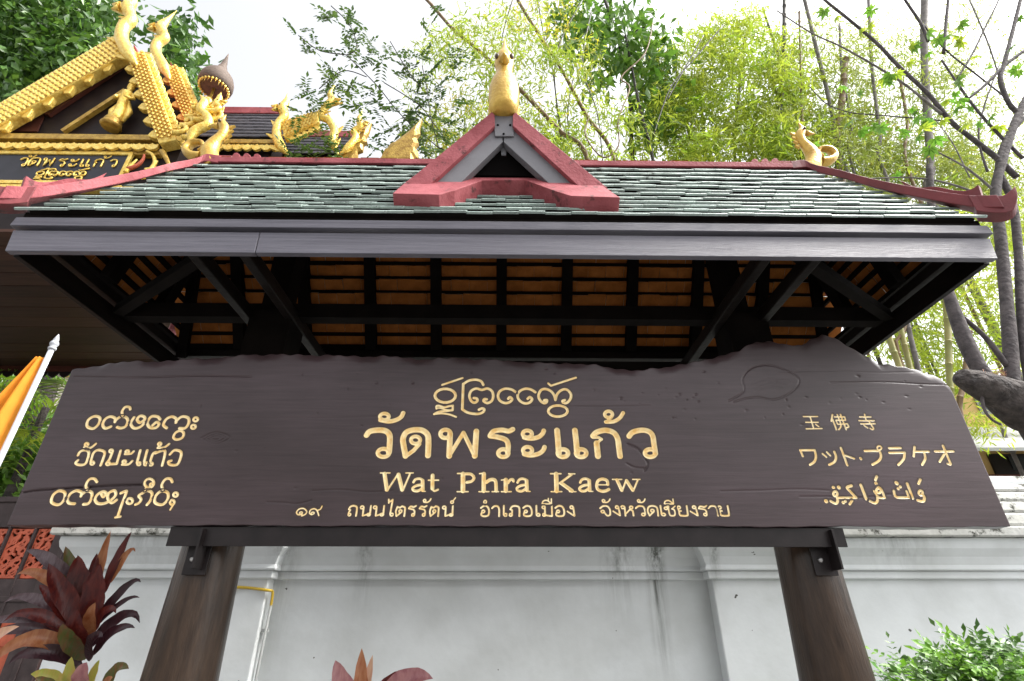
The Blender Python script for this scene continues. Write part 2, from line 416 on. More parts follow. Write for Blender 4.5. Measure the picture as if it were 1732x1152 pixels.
# ------------------------------------------------------------------ ground
g = MB().add([(-300, -300, 0), (300, -300, 0), (300, 300, 0), (-300, 300, 0)], [(0, 1, 2, 3)]).build('ground', 'ground')
tag(g, 'bare trodden earth ground of the temple yard', kind='structure')
g = MB().add([(-14, -12, 0.004), (14, -12, 0.004), (14, 4.6, 0.004), (-14, 4.6, 0.004)], [(0, 1, 2, 3)]).build('pavement', 'paving')
tag(g, 'pale paved forecourt in front of the temple wall', kind='structure')

# ------------------------------------------------------------------ the sign pavilion
PV = thing('sign_pavilion', (0, 2.7, 0), 'open timber sign shelter with a pale green tiled hipped roof on two posts', 'pavilion')
E0, E1 = Vector((0, 1.985, 3.385)), Vector((0, 2.675, 4.455))   # front slope: tile edge, ridge foot
YC = 2.72
NR = 12
def slope(s):
    return Vector((0, lerp(E0.y, E1.y, s), lerp(E0.z, E1.z, s) - 0.035 * math.sin(math.pi * s)))
def halfw(s): return lerp(2.40, 2.17, s) + 0.03 * max(0, 0.25 - s) * 4 * 0.3
TILE_W = 0.131
def tile_proto(k):
    rr = random.Random(k)
    w, l, t = TILE_W / 2 - 0.0008, 0.218, 0.0135
    j = [rr.uniform(-0.003, 0.003) for _ in range(6)]
    m = MB()
    vs = []
    for x, jj in ((-w, j[0]), (0, j[1] - 0.002), (w, j[2])):
        vs += [(x, jj, -0.001), (x, jj - 0.001, t * 0.75), (x, 0.006 + jj, t), (x, l, t), (x, l, 0)]
    fs = []; mi = []
    for c in range(2):
        a, b = c * 5, (c + 1) * 5
        fs += [(a, b, b + 1, a + 1), (a + 1, b + 1, b + 2, a + 2), (a + 2, b + 2, b + 3, a + 3), (a + 3, b + 3, b + 4, a + 4), (a + 4, b + 4, b, a)]
        mi += [0, 0, 0, 0, 1]
    fs += [(0, 1, 2, 3, 4)[::-1], (10, 11, 12, 13, 14)]; mi += [0, 0]
    m.v = vs; m.f = [tuple(reversed(f)) if False else f for f in fs]; m.m = mi; m.sm = [False] * len(fs)
    return m
PROTO = [tile_proto(k) for k in range(5)]
PMESH = [p.mesh('tile', ['glaze', 'terracotta']) for p in PROTO]
rt = random.Random(3)
def tile_places():
    out = {'front': [], 'rear': [], 'side': []}
    for i in range(NR):
        s0 = i / NR; p = slope(s0); q = slope(min(1, (i + 1) / NR)); th = math.atan2(q.z - p.z, q.y - p.y) - 0.205
        hw = halfw(s0)
        n = int(2 * hw / TILE_W) + 1
        sh = (0.5 if i % 2 else 0.0) * TILE_W + rt.uniform(-0.01, 0.01)
        for k in range(-n // 2 - 1, n // 2 + 2):
            x = k * TILE_W + sh
            if abs(x) > hw + 0.01: continue
            j = (rt.uniform(-0.004, 0.004), rt.uniform(-0.003, 0.004), rt.uniform(-0.007, 0.007), rt.uniform(-0.012, 0.012))
            out['front'].append((i, Vector((x, p.y + j[0], p.z + j[1])), 0.0, th + j[3], j[2]))
            if i == 0: out['rear'].append((i, Vector((x + TILE_W / 2, 2 * YC - p.y - 0.004, p.z - 0.016)), math.pi, th + .05, 0.0))
            out['rear'].append((i, Vector((x, 2 * YC - p.y - j[0], p.z + j[1])), math.pi, th + j[3], j[2]))
        th2 = math.atan2(q.z - p.z, halfw(s0) - halfw(min(1, (i + 1) / NR))) - 0.10
        y = p.y + 0.15 + (0.5 if i % 2 else 0) * TILE_W
        while y < 2 * YC - p.y - 0.13:
            for sg in (-1, 1):
                if min(y - p.y, 2 * YC - p.y - y) < (0.30, 0.25, 0.2, 0.18)[min(i, 3)]: continue
                out['side'].append((i, Vector((sg * (hw + 0.01), y, p.z + rt.uniform(-0.003, 0.004))), sg * math.pi / 2, th2, rt.uniform(-0.01, 0.01)))
            y += TILE_W
    return out
TP = tile_places()
def tile_mat(t): return Matrix.Translation(t[1]) @ Matrix.Rotation(t[2], 4, 'Z') @ Matrix.Rotation(t[3], 4, 'X') @ Matrix.Rotation(t[4], 4, 'Z')
front = TP['front']
own, rest = front[:], TP['rear'] + TP['side']
own.sort(key=lambda t: t[0])
own, more = own[:296], own[296:]
for t in own:
    o = bpy.data.objects.new('tile', PMESH[rt.randrange(5)]); COL.objects.link(o); o.parent = PV
    M = tile_mat(t); M.translation = M.translation - ORG[PV.name]; o.matrix_local = M
mb = MB()
for t in rest + more: mb.inst(PROTO[rt.randrange(5)], tile_mat(t))
tag(mb.build('roof_tiles', ['glaze', 'terracotta'], PV), 'green glazed tiles of the farther roof slopes, bare orange clay underneath', kind='stuff')

# battens and rafters below the tiles
def slope_pt(s, side, along, drop):
    p = slope(s)
    if side == 'front': return Vector((along, p.y + drop * 0.84, p.z - drop * 0.54))
    if side == 'rear': return Vector((along, 2 * YC - p.y - drop * 0.84, p.z - drop * 0.54))
    x = halfw(s) - drop * 0.96
    return Vector((x if side == 'e' else -x, along, p.z - drop * 0.26))
for i in range(NR + 1):
    s = min(0.985, (i + 0.15) / NR); hw = halfw(s) - 0.05
    for side in ('front', 'rear'):
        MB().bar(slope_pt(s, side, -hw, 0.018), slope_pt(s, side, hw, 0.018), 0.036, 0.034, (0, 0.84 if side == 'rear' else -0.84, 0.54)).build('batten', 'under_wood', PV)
    p = slope(s)
    for side in ('e', 'w'):
        if 2 * YC - 2 * p.y > 0.2:
            MB().bar(slope_pt(s, side, p.y + 0.04, 0.02), slope_pt(s, side, 2 * YC - p.y - 0.04, 0.02), 0.024, 0.030, (1, 0, 0.2)).build('batten', 'under_wood', PV)
for k in range(-4, 5):
    x = -0.035 + k * 0.475
    for side in ('front', 'rear'):
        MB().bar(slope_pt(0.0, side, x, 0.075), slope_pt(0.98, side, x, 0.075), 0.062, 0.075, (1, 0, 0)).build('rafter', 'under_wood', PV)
for sx in (-1, 1):
    for yy in (2.50, 2.94):
        MB().bar((sx * 2.29, yy, 3.33), (sx * 2.15, yy, 3.95), 0.06, 0.08, (0, 1, 0)).build('rafter', 'under_wood', PV)
    for sy in (-1, 1):
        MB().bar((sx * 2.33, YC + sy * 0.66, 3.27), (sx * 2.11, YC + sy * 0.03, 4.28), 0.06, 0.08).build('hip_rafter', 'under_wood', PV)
        if sy < 0: MB().bar((sx * 2.32, YC + 0.03 * sy, 3.235), (sx * 1.42, YC + sy * 0.66, 3.235), 0.055, 0.06).build('corner_brace', 'under_wood', PV)
    for dx in (-0.125, 0.125):
        MB().bar((sx * 1.40 + dx, 2.045, 3.195), (sx * 1.40 + dx, 3.395, 3.195), 0.052, 0.075).build('outrigger_beam', 'dark_wood', PV, bevel=0.006)
    MB().bar((sx * 1.40, 2.74, 3.2), (sx * 1.40, 2.72, 4.3), 0.14, 0.14, (0, 1, 0)).build('king_post', 'under_wood', PV)
MB().box((-2.3, 2.70, 3.205), (2.3, 2.78, 3.30)).build('tie_beam', 'under_wood', PV)
MB().box((-2.15, 2.68, 4.30), (2.15, 2.76, 4.41)).build('ridge_beam', 'under_wood', PV)
# fascia: a broad lower board leaning out at the foot and a narrow drip board above it
for nm, y0, z0, z1, x0, x1, lean, th, mt in (('fascia_board', 2.0, 3.135, 3.268, 2.365, 2.395, 0.012, 0.032, 'fascia'), ('drip_board', 1.985, 3.287, 3.338, 2.41, 2.40, 0.0, 0.06, 'fascia')):
    for sy in (-1, 1):
        yb = YC + sy * (YC - y0); yi = -sy
        cut = -0.95 * 2.36 / 1.55 if sy < 0 and nm == 'fascia_board' else None
        segs = [(-1, -0.505), (-0.5035, 1)] if cut else [(-1, 1)]
        for a, b in segs:
            xa0, xb0 = a * x0, b * x0
            xa1 = a * x1 if a == -1 else xa0 - 0.012
            xb1 = b * x1 if b == 1 else xb0 - 0.012
            MB().prism([(xa0, yb + sy * lean, z0), (xb0, yb + sy * lean, z0), (xb1, yb, z1), (xa1, yb, z1)], (0, yi * th, 0)).build(nm, mt if sy < 0 else 'dark_wood', PV, bevel=0.003)  # rear boards darkened in colour for the shade on their inner side
    for sx in (-1, 1):
        ya, yb2 = y0 + th + 0.002, 2 * YC - y0 - th - 0.002
        MB().prism([(sx * x0, ya, z0), (sx * x0, yb2, z0), (sx * x1, yb2, z1), (sx * x1, ya, z1)], (-sx * th, 0, 0)).build(nm, 'dark_wood', PV, bevel=0.003)
for sy in (-1, 1):
    MB().box((-2.39, YC + sy * 0.70 - 0.015, 3.335), (2.39, YC + sy * 0.70 + 0.015, 3.386)).build('eave_batten', 'under_wood', PV)
# ridge, hips and their upturned tips
MB().box((-2.07, 2.655, 4.448), (2.07, 2.785, 4.496)).build('ridge_cap', 'red_trim', PV, bevel=0.004)
def sweep(path, ws, hs_):               # rectangular section along a path, upright
    m = MB(); P = [Vector(p) for p in path]; n = len(P); vs = []
    for i in range(n):
        d = (P[min(i + 1, n - 1)] - P[max(0, i - 1)]); d.z = 0; d.normalize(); sd_ = Vector((d.y, -d.x, 0))
        for a, b in ((-1, -1), (1, -1), (1, 1), (-1, 1)): vs.append(P[i] + sd_ * (a * ws[i] / 2) + Vector((0, 0, b * hs_[i] / 2)))
    fs = [(i * 4 + j, i * 4 + (j + 1) % 4, i * 4 + 4 + (j + 1) % 4, i * 4 + 4 + j) for i in range(n - 1) for j in range(4)]
    fs += [(3, 2, 1, 0), tuple(n * 4 - 4 + j for j in range(4))]
    return m.add(vs, [tuple(reversed(f)) for f in fs])
for sx in (-1, 1):
    for sy in (-1, 1):
        F = lambda x, y, z: (sx * x, YC + sy * (YC - y), z)
        path = cat([F(2.04, 2.705, 4.474), F(2.18, 2.68, 4.465), F(2.235, 2.52, 4.245), F(2.295, 2.35, 3.975), F(2.375, 2.16, 3.70), F(2.45, 2.03, 3.515), F(2.51, 1.975, 3.455)], 4)
        n = len(path)
        sweep(path, [0.10] * n, [0.07 + 0.015 * i / n for i in range(n)]).build('hip_cap', 'red_trim' if sx < 0 else 'red_shaded', PV, bevel=0.004)
        tip = cat([F(2.44, 2.04, 3.50), F(2.49, 1.995, 3.455), F(2.53, 1.96, 3.44), F(2.555, 1.935, 3.475), F(2.57, 1.925, 3.525)], 4)
        n = len(tip)
        sweep(tip, [0.115 - 0.075 * (i / (n - 1)) for i in range(n)], [0.105 + 0.02 * math.sin(math.pi * i / (n - 1)) - 0.095 * (i / (n - 1)) ** 2 for i in range(n)]).build('hip_tip', 'red_shaded', PV, bevel=0.006)
        # little fin riding on the hip
        hp = [F(2.34, 2.23, 3.82), F(2.385, 2.14, 3.69), F(2.43, 2.06, 3.58), F(2.475, 2.005, 3.52)]
        up = [F(2.335, 2.24, 3.905), F(2.36, 2.19, 3.80), F(2.395, 2.12, 3.735), F(2.425, 2.07, 3.66), F(2.455, 2.03, 3.62), F(2.485, 1.995, 3.625)]
        fin = [tuple(q_) for q_ in cat(hp, 4)] + [tuple(q_) for q_ in reversed(cat(up, 4))]
        MB().prism(fin, (sx * 0.027, -sy * 0.016, 0)).build('hip_fin', 'red_trim' if sx < 0 else 'red_shaded', PV, bevel=0.003)
    # scalloped crest on the ridge end
    prof = [(2.11, 4.49), (2.11, 4.555), (1.98, 4.552)]
    for k in range(3):
        x = 1.98 - k * 0.075
        prof += [(x, 4.552 - k * 0.004), (x - 0.004, 4.578 - k * 0.004), (x - 0.024, 4.584 - k * 0.004), (x - 0.046, 4.566 - k * 0.004), (x - 0.056, 4.546 - k * 0.004)]
    prof += [(1.73, 4.49)]
    MB().prism([(sx * x, 2.695, z) for x, z in prof], (0, 0.05, 0)).build('ridge_crest', 'red_trim', PV, bevel=0.003)
# posts: tapering trunks with soft facets
def post(sx):
    m = MB(); prof = [(0.0, 0.235), (0.3, 0.225), (0.9, 0.20), (1.37, 0.180), (1.65, 0.169), (1.9, 0.160), (2.3, 0.152), (2.84, 0.148)]
    prof = [(lerp(prof[i][0], prof[i + 1][0], t), lerp(prof[i][1], prof[i + 1][1], t)) for i in range(len(prof) - 1) for t in (0, .25, .5, .75)] + [prof[-1]]
    n = 40; vs = []
    for z, r in prof:
        for j in range(n):
            a = 2 * math.pi * j / n
            fac = 1 - 0.030 * abs(math.sin(4 * a + 0.4)) ** 1.5 + 0.012 * mnoise.noise((math.cos(a) * 2.2 + sx * 5, math.sin(a) * 2.2, z * 1.2))
            r *= 1.0
            vs.append(((-1.412 if sx < 0 else 1.470) + r * 0.86 * fac * math.cos(a), 2.72 + r * 0.86 * fac * math.sin(a), z))
    k = len(prof)
    fs = [(i * n + j, i * n + (j + 1) % n, (i + 1) * n + (j + 1) % n, (i + 1) * n + j) for i in range(k - 1) for j in range(n)] + [tuple((k - 1) * n + j for j in range(n))]
    return m.add(vs, fs, 0, True).build('post', 'post_wood', PV)
for sx in (-1, 1):
    post(sx)
    MB().box((sx * 1.405 - .10, 2.64, 2.84), (sx * 1.405 + .145, 2.84, 3.22)).build('post_top_shaded', 'under_wood', PV)  # upper end of the post, blackened to paint in the shade below the roof
# steel angle under the board, with its brackets bolted to the posts
MB().box((-1.525, 2.515, 1.895), (1.565, 2.523, 1.978)).box((-1.525, 2.523, 1.970), (1.565, 2.60, 1.978)).box((-1.525, 2.592, 1.905), (1.565, 2.60, 1.970)).build('support_angle', 'steel', PV, bevel=0.0015)
for u, sg in ((338, -1), (1388, 1)):
    x = at(u, 930, 2.57).x
    br = MB().box((x - 0.052, 2.566, 1.78), (x + 0.052, 2.574, 1.968)).box((x - 0.005 + 0.03 * 1, 2.516 - 0.03, 1.80), (x + 0.005 + 0.03, 2.566, 1.968)).build('bracket', 'steel', PV, bevel=0.0015)
    MB().lathe((x - 0.018 * 1, 2.566, 1.845), [(0.012, 0), (0.012, 0.006), (0.007, 0.012)], 8, axis=(0, -1, 0)).build('bolt', 'bolt', br)

# ------------------------------------------------------------------ dormer gable on the front slope
DR = PV
YF = 2.115
def poly_at(pts, Y): return [at(u, v, Y) for u, v in pts]
nsl = Vector((0, -(E1.z - E0.z), (E1.y - E0.y))).normalized()
# sloping red base frame lying on the tiles
p0 = slope(0.2) + nsl * 0.08
base = [(664, 327), (742, 329), (768, 322), (815, 305), (888, 304), (936, 322), (965, 331), (1049, 334), (1022, 316), (1004, 303), (985, 299), (900, 296), (800, 295), (700, 297), (681, 312)]
bp_ = [on_plane(u, v, p0, nsl) for u, v in base]
MB().prism(bp_, -nsl * 0.105).build('dormer_base', 'red_trim', PV, bevel=0.003)
def gable_board(nm, m, ptsL, Y, th, mt):
    L_ = poly_at(ptsL, Y)
    MB().prism(L_, (0, th, 0)).build(nm, mt, PV, bevel=0.003)
# red verges (near), grey barge boards (behind), gusset, painted loft shade
gable_board('verge', 0, [(681, 313), (726, 313), (837, 212), (836.5, 194), (832, 189)], YF, 0.12, 'red_trim')
gable_board('verge', 0, [(1028, 318), (981, 317), (867, 212), (867.5, 194), (872, 190)], YF, 0.12, 'red_trim')
gable_board('barge_board', 0, [(724, 313.5), (774, 314), (850, 240), (850, 200), (838, 208)], YF + 0.03, 0.05, 'grey_board')
gable_board('barge_board', 0, [(985, 317), (934, 315), (852, 240), (852, 200), (866, 208)], YF + 0.03, 0.05, 'grey_board')
gable_board('gusset_plate', 0, [(834, 190), (870, 190), (869, 230), (837, 230)], YF + 0.018, 0.010, 'grey_board')
for u, v in ((842, 212), (863, 212), (852, 227)):
    MB().lathe(at(u, v, YF + 0.018), [(0.007, 0), (0.007, 0.004), (0.003, 0.008)], 8, axis=(0, -1, 0)).build('bolt', 'black', PV)
MB().prism(poly_at([(768, 296), (938, 298), (852, 216)], YF + 0.085), (0, 0.02, 0)).build('loft_shade_sheet', 'black', PV)  # black sheet paints the shade of the open loft
MB().prism(poly_at([(848, 262), (856, 262), (857, 238), (852, 232), (846, 238)], YF + 0.075), (0, 0.008, 0)).build('loft_strut', 'grey_board', PV)
# the dormer's own two little slopes run back into the main roof
ap = at(852, 192, YF + 0.12)
for sx, (u, v) in ((-1, (676, 318)), (1, (1033, 322))):
    q = at(u, v, YF + 0.12); q.z -= 0.01
    back_a = Vector((ap.x, YC + 0.05, ap.z)); bq = slope(0.26) ; bq = Vector((q.x, 2.22, q.z))
    MB().prism([ap - Vector((0, 0, 0.012)), q, bq, back_a - Vector((0, 0, 0.012))], (0, 0, -0.03)).build('dormer_slope', 'red_shaded', PV)

# ------------------------------------------------------------------ golden bird finials
def bird_front(c, s):
    m = MB(); c = Vector(c)
    b = m.lathe(c, [(r * s * 0.64, h * s) for r, h in ((0.03, 0.0), (0.080, 0.008), (0.104, 0.04), (0.113, 0.085), (0.117, 0.13), (0.116, 0.175), (0.106, 0.22), (0.088, 0.26), (0.070, 0.295), (0.062, 0.325), (0.068, 0.35), (0.078, 0.39), (0.074, 0.43), (0.054, 0.465), (0.032, 0.49), (0.024, 0.515), (0.016, 0.545), (0.006, 0.59), (0.001, 0.61))], 24).build('bird_finial', 'bird_gold', PV)
    MB().lathe(c + Vector((0, -0.030, 0.36)) * s, [(0.030 * s, 0), (0.025 * s, 0.03 * s), (0.012 * s, 0.06 * s), (0.002 * s, 0.075 * s)], 12, axis=(0, -0.92, -0.4)).build('beak', 'bird_gold', b)
    for sx in (-1, 1):
        MB().ball(c + Vector((sx * 0.036, -0.033, 0.402)) * s, (0.013 * s, 0.013 * s, 0.019 * s)).build('eye', 'bird_eye', b)
        w = MB(); P = [c + Vector((sx * (0.040 + 0.022 * math.sin(t * 3.1)), 0.0 + 0.12 * t, 0.20 - 0.17 * t)) * s for t in (0, .25, .5, .75, 1)]
        w.tube(P, [0.014 * s, 0.026 * s, 0.03 * s, 0.022 * s, 0.008 * s], 10, flat=0.5); w.build('wing', 'bird_gold', b)
    t = MB().tube([c + Vector((0, 0.05, 0.06)) * s, c + Vector((0, 0.14, 0.12)) * s, c + Vector((0, 0.18, 0.24)) * s], [0.035 * s, 0.03 * s, 0.006 * s], 10); t.build('tail', 'bird_gold', b)
    return b
bird_front(at(852, 196, 2.13), 1.28)
def bird_side(c, s, out):
    c = Vector(c); V = lambda x, z, y=0: c + Vector((x * out, y, z)) * s
    sp = cat([V(-0.05, 0.0), V(0.0, 0.07), V(0.035, 0.16), V(0.025, 0.25), V(-0.005, 0.33), V(-0.01, 0.40), V(0.01, 0.45), V(0.03, 0.50), V(0.02, 0.57)], 3)
    rr = [0.78 * q for q in (0.085, 0.088, 0.09, 0.088, 0.085, 0.082, 0.078, 0.072, 0.066, 0.060, 0.054, 0.049, 0.045, 0.044, 0.044, 0.046, 0.048, 0.048, 0.046, 0.040, 0.034, 0.026, 0.018, 0.010, 0.004)]
    b = MB().tube(sp, [r * s for r in rr[:len(sp)]], 14).build('bird_finial', 'bird_gold', PV)
    cu = cat([V(0.07, 0.10), V(0.15, 0.12), V(0.21, 0.18), V(0.19, 0.25), V(0.12, 0.26), V(0.09, 0.21), V(0.12, 0.175)], 4)
    MB().tube(cu, [0.036 * s * (1 - 0.72 * i / (len(cu) - 1)) for i in range(len(cu))], 10, flat=1.6).build('wing', 'bird_gold', b)
    MB().lathe(V(0.045, 0.44), [(0.026 * s, 0), (0.02 * s, 0.03 * s), (0.004 * s, 0.07 * s)], 10, axis=(out, -0.15, -0.2)).build('beak', 'bird_gold', b)
    for yy in (-1, 1): MB().ball(V(0.02, 0.455, yy * 0.04), 0.012 * s).build('eye', 'bird_eye', b)
    for k in range(4):
        z = 0.27 + 0.05 * k
        MB().prism([V(-0.045, z), V(-0.075, z + 0.035), V(-0.035, z + 0.03)], (0, 0.02 * s, 0)).build('crest', 'bird_gold', b)
bird_side(at(352, 285, 2.72), 1.0, -1)
bird_side(at(1378, 291, 2.72), 0.92, 1)
# ------------------------------------------------------------------ lettering: centre lines of every glyph, read off in photo pixels
# 'l w pts' straight run, 's w pts' smooth run, 'c w pts' smooth closed run, 'o w cx,cy,rx,ry' ring
def parse(g):
    out = []
    for st in g.split(';'):
        tk = st.split()
        if not tk: continue
        k, w = tk[0], float(tk[1]); pts = [tuple(float(q) for q in t.split(',')) for t in tk[2:]]
        if k == 'o':
            cx, cy, rx, ry = pts[0]
            pts = [(cx + rx * math.cos(2 * math.pi * i / 18), cy + ry * math.sin(2 * math.pi * i / 18)) for i in range(19)]
        elif k in 'sc':
            pts = [(p.x, p.y) for p in cat([(a, b, 0) for a, b in pts], 5, k == 'c')]
        if len(pts) == 1: pts = pts * 2
        out.append((w, pts))
    return out
def mapped(g, ox, oy, sc): return [(w / sc, [(ox + x / sc, oy + y / sc) for x, y in pts]) for w, pts in parse(g)]
THAI = {
 'ถ': (90, 's 17 8,36 22,11 50,3 79,14 85,48 84,98;l 15 9,36 24,43 11,66 10,82;o 14 21,86,12,11'),
 'น': (95, 'o 14 17,18,13,13;l 17 30,16 30,96;l 15 30,97 76,80;o 14 78,86,13,11;l 17 88,4 88,86'),
 'ไ': (58, 'l 14 4,-22 0,-57 15,-34 35,-55;l 17 36,-52 27,80;o 14 42,86,14,12'),
 'ต': (92, 's 17 16,97 6,55 17,12;l 16 17,12 40,20 58,6;s 17 58,6 85,18 88,50 87,98;o 14 48,52,13,13;l 15 57,62 16,97'),
 'ร': (85, 's 16 5,26 24,8 58,13 82,3;l 16 6,27 58,37 71,52 71,86;o 14 57,86,14,12'),
 'ั': (85, 'o 13 18,-46,12,11;s 14 12,-33 44,-30 66,-42 78,-62'),
 '์': (50, 'o 13 14,-32,13,12;l 12 22,-42 44,-72'),
 'อ': (92, 'o 14 32,54,13,12;s 17 20,60 13,84 30,97 64,97 84,84 87,44 70,10 38,3 8,22'),
 'ำ': (40, 'o 13 0,-34,16,14'),
 'า': (75, 's 17 5,24 28,5 56,9 68,38 68,98'),
 'เ': (45, 'l 17 9,2 9,84;o 14 25,86,15,12'),
 'แ': (105, 'l 17 9,2 9,84;o 14 25,86,15,12;l 17 63,2 63,84;o 14 79,86,15,12'),
 'ภ': (92, 's 17 8,36 22,11 50,3 79,14 85,48 84,98;l 15 9,36 24,43 22,84;o 14 11,86,13,12'),
 'ม': (92, 'o 14 15,16,13,13;l 17 26,16 26,84;o 14 18,86,13,12;l 15 30,90 84,98;l 17 86,4 86,96'),
 'ื': (90, 's 13 5,-18 16,-42 48,-48 78,-24;l 12 5,-17 86,-15;l 12 60,-42 60,-66;l 12 86,-15 86,-62'),
 'ี': (90, 's 13 5,-18 16,-42 48,-48 78,-24;l 12 5,-17 86,-15;l 12 86,-15 86,-62'),
 'ง': (70, 'o 14 43,16,13,13;l 17 57,16 64,94;l 15 63,96 5,54'),
 'จ': (92, 's 17 5,26 32,5 68,8 87,44 84,90;s 15 84,90 62,98 46,80 36,62;o 14 24,58,13,12'),
 'ห': (92, 'o 14 15,16,13,13;l 17 28,16 28,97;l 14 28,84 60,44 70,30;o 14 76,18,12,12;s 17 66,38 84,52 87,97'),
 'ว': (85, 's 17 5,26 34,5 68,11 79,42 78,84;o 14 63,86,14,12'),
 'ด': (92, 's 17 16,97 5,52 18,13 52,3 82,16 88,50 87,98;o 14 44,50,14,13;l 15 54,60 16,97'),
 'ช': (95, 'o 14 14,26,13,12;s 15 18,14 36,6 34,30 38,88 60,98 80,88 80,44 62,32;l 12 64,30 92,3'),
 'ย': (92, 'o 14 15,18,13,13;s 15 6,26 10,48 30,52;s 17 12,54 13,88 30,97 72,97 85,84 86,4'),
 '๑': (105, 'o 13 48,64,13,11;s 16 60,80 26,86 6,58 26,20 66,14 98,50 88,82 58,100'),
 '๙': (118, 'o 13 36,68,13,12;s 16 30,86 8,68 12,32 42,16 70,40 92,97;s 15 68,36 96,22 106,-14'),
 'พ': (100, 'o 14 15,16,13,13;l 17 28,16 28,96 58,22 86,96 92,4'),
 'ะ': (90, 'o 13 18,18,13,11;s 15 12,34 44,36 70,22 82,2;o 13 18,78,13,11;s 15 12,94 44,96 70,82 82,62'),
 'ก': (90, 's 17 8,34 22,11 50,3 79,14 85,48 84,98;l 14 9,34 28,40 14,54;l 17 16,54 18,98'),
 '้': (85, 'o 12 18,-48,11,10;l 11 27,-42 14,-28;s 14 14,-28 44,-28 66,-42 78,-62'),
}
def thai(ch, x0, x1, y0, y1, wk=1.0):    # box in photo pixels: x0..x1, top of body y0, base line y1; upright lines lean with the view
    W, g = THAI[ch]; out = []
    sx, sy = (x1 - x0) / W, (y1 - y0) / 100
    lean = (866 - (x0 + x1) / 2) / ((y0 + y1) / 2 + 1057)
    for w, pts in parse(g): out.append((w * sy * wk, [(x0 + x * sx + (100 - y) * sy * lean, y0 + y * sy) for x, y in pts]))
    return out
def zt(s, ox, oy, sc, y0, y1):
    out = []
    for ch, a, b in s: out.append(thai(ch, ox + a / sc, ox + b / sc, oy + y0 / sc, oy + y1 / sc))
    return out
LINES = []
A, B = (600, 620, 6.415), (860, 620, 6.415)
MAIN = [mapped(g, *A) for g in (
 's 66 130,745 165,705 255,690 335,700 378,745 380,840 372,930;o 48 312,937,62,44',
 'o 44 322,545,48,35;s 52 280,580 370,596 450,580 505,545 525,505',
 's 66 552,970 530,850 525,780 560,715 640,688 730,692 790,740 800,820 795,965;o 44 660,798,50,40;l 48 700,842 640,910 556,972',
 'o 50 985,730,55,45;l 64 1035,730 1025,970;l 48 1025,968 1180,718 1302,968;l 66 1302,968 1320,702',
 's 58 1470,745 1510,700 1600,688 1670,700 1715,680;s 60 1470,752 1560,766 1640,795 1665,850 1660,930;o 50 1612,938,55,42')]
MAIN += [mapped(g, *B) for g in (
 'o 46 205,730,50,38;s 52 170,768 240,780 320,766 368,730 384,695;o 46 208,908,50,38;s 52 170,948 240,962 325,946 375,910 392,872',
 'l 66 528,692 538,800 548,935;o 52 592,938,56,42',
 'l 66 722,692 734,800 746,935;o 52 790,938,56,42',
 's 64 918,752 960,712 1050,690 1140,715 1185,780 1200,880 1212,972;l 32 915,768 980,768 1012,786 955,832;l 68 958,832 972,970',
 'o 40 1087,518,42,34;l 34 1120,548 1075,590;s 44 1058,600 1140,596 1205,560 1245,502',
 's 62 1310,755 1350,712 1440,690 1520,702 1565,750 1580,840 1595,940;o 50 1540,938,58,42')]
LN = (720, 630, 6.415)
LANNA_RAW = ('l 24 180,135 400,62', 'o 32 213,252,112,74',
 's 24 118,392 118,366 150,362 200,378 255,366 296,360;l 24 295,362 293,410;s 18 118,392 150,386 230,406 293,410;s 26 92,452 150,426 230,416 280,410;s 22 92,452 180,444 260,456 330,482',
 's 30 625,135 600,96 540,80 470,90 410,125;l 30 408,125 398,400;s 30 398,400 460,436 560,450 620,432 636,402 612,390 578,404',
 's 30 522,278 555,284 560,310 530,328 495,310 475,255 495,200 550,175 610,190 670,175 720,205 733,260 715,310 670,332 630,312 636,290 662,292',
 's 30 978,215 930,185 860,178 805,205 785,255 805,305 860,332 915,320 938,290 915,268 896,286',
 's 30 1190,215 1140,185 1080,178 1020,205 998,255 1020,305 1075,335 1130,325 1155,290 1130,268 1108,286',
 's 30 1288,302 1315,300 1310,325 1280,332 1240,300 1225,250 1250,195 1300,180 1360,205 1395,250 1408,298;s 30 1408,298 1425,240 1470,195 1525,185 1570,225 1575,275 1540,325 1500,332 1485,310 1510,300',
 'o 30 1435,418,105,60', 'l 24 1330,120 1360,145 1630,58')
LANNA = [mapped(g, *LN) for g in LANNA_RAW]
E1z, E2z = (630, 790, 7.217), (860, 790, 7.217)
ENG = [mapped(g, *E1z) for g in (
 'l 50 148,82 176,276;l 24 182,284 308,92;l 50 318,92 364,276;l 24 372,284 458,84;l 16 98,72 214,72;l 16 408,72 498,72',
 's 32 502,184 524,152 570,142 608,158 614,200;l 46 612,166 614,282;s 34 606,216 540,226 492,258 508,288 558,290 606,262;l 14 616,297 646,297',
 'l 48 734,102 732,262;l 20 684,160 806,160;s 26 734,268 756,292 800,276',
 'l 58 1105,84 1105,290;l 18 1038,78 1120,78;l 16 1034,300 1168,300;s 36 1112,84 1200,86 1240,130 1212,172 1152,186',
 'l 54 1360,84 1358,290;l 18 1308,80 1362,74;l 16 1300,300 1422,300;s 44 1390,186 1430,158 1474,152 1504,178 1510,290;l 16 1460,300 1542,300',
 'l 54 1628,156 1628,290;l 16 1574,158 1630,152;l 16 1570,300 1694,300;s 34 1656,192 1680,158 1712,150 1722,172')]
aa = 's 32 {a},188 {b},154 {c},142 {d},158 {e},200;l 46 {f},166 {e},282;s 34 {g},216 {h},226 {i},258 {j},288 {k},292 {g},262;l 14 {e},297 {l},297'
def amk(o): return aa.format(a=112 + o, b=132 + o, c=172 + o, d=218 + o, e=226 + o, f=222 + o, g=216 + o, h=150 + o, i=104 + o, j=120 + o, k=168 + o, l=266 + o)
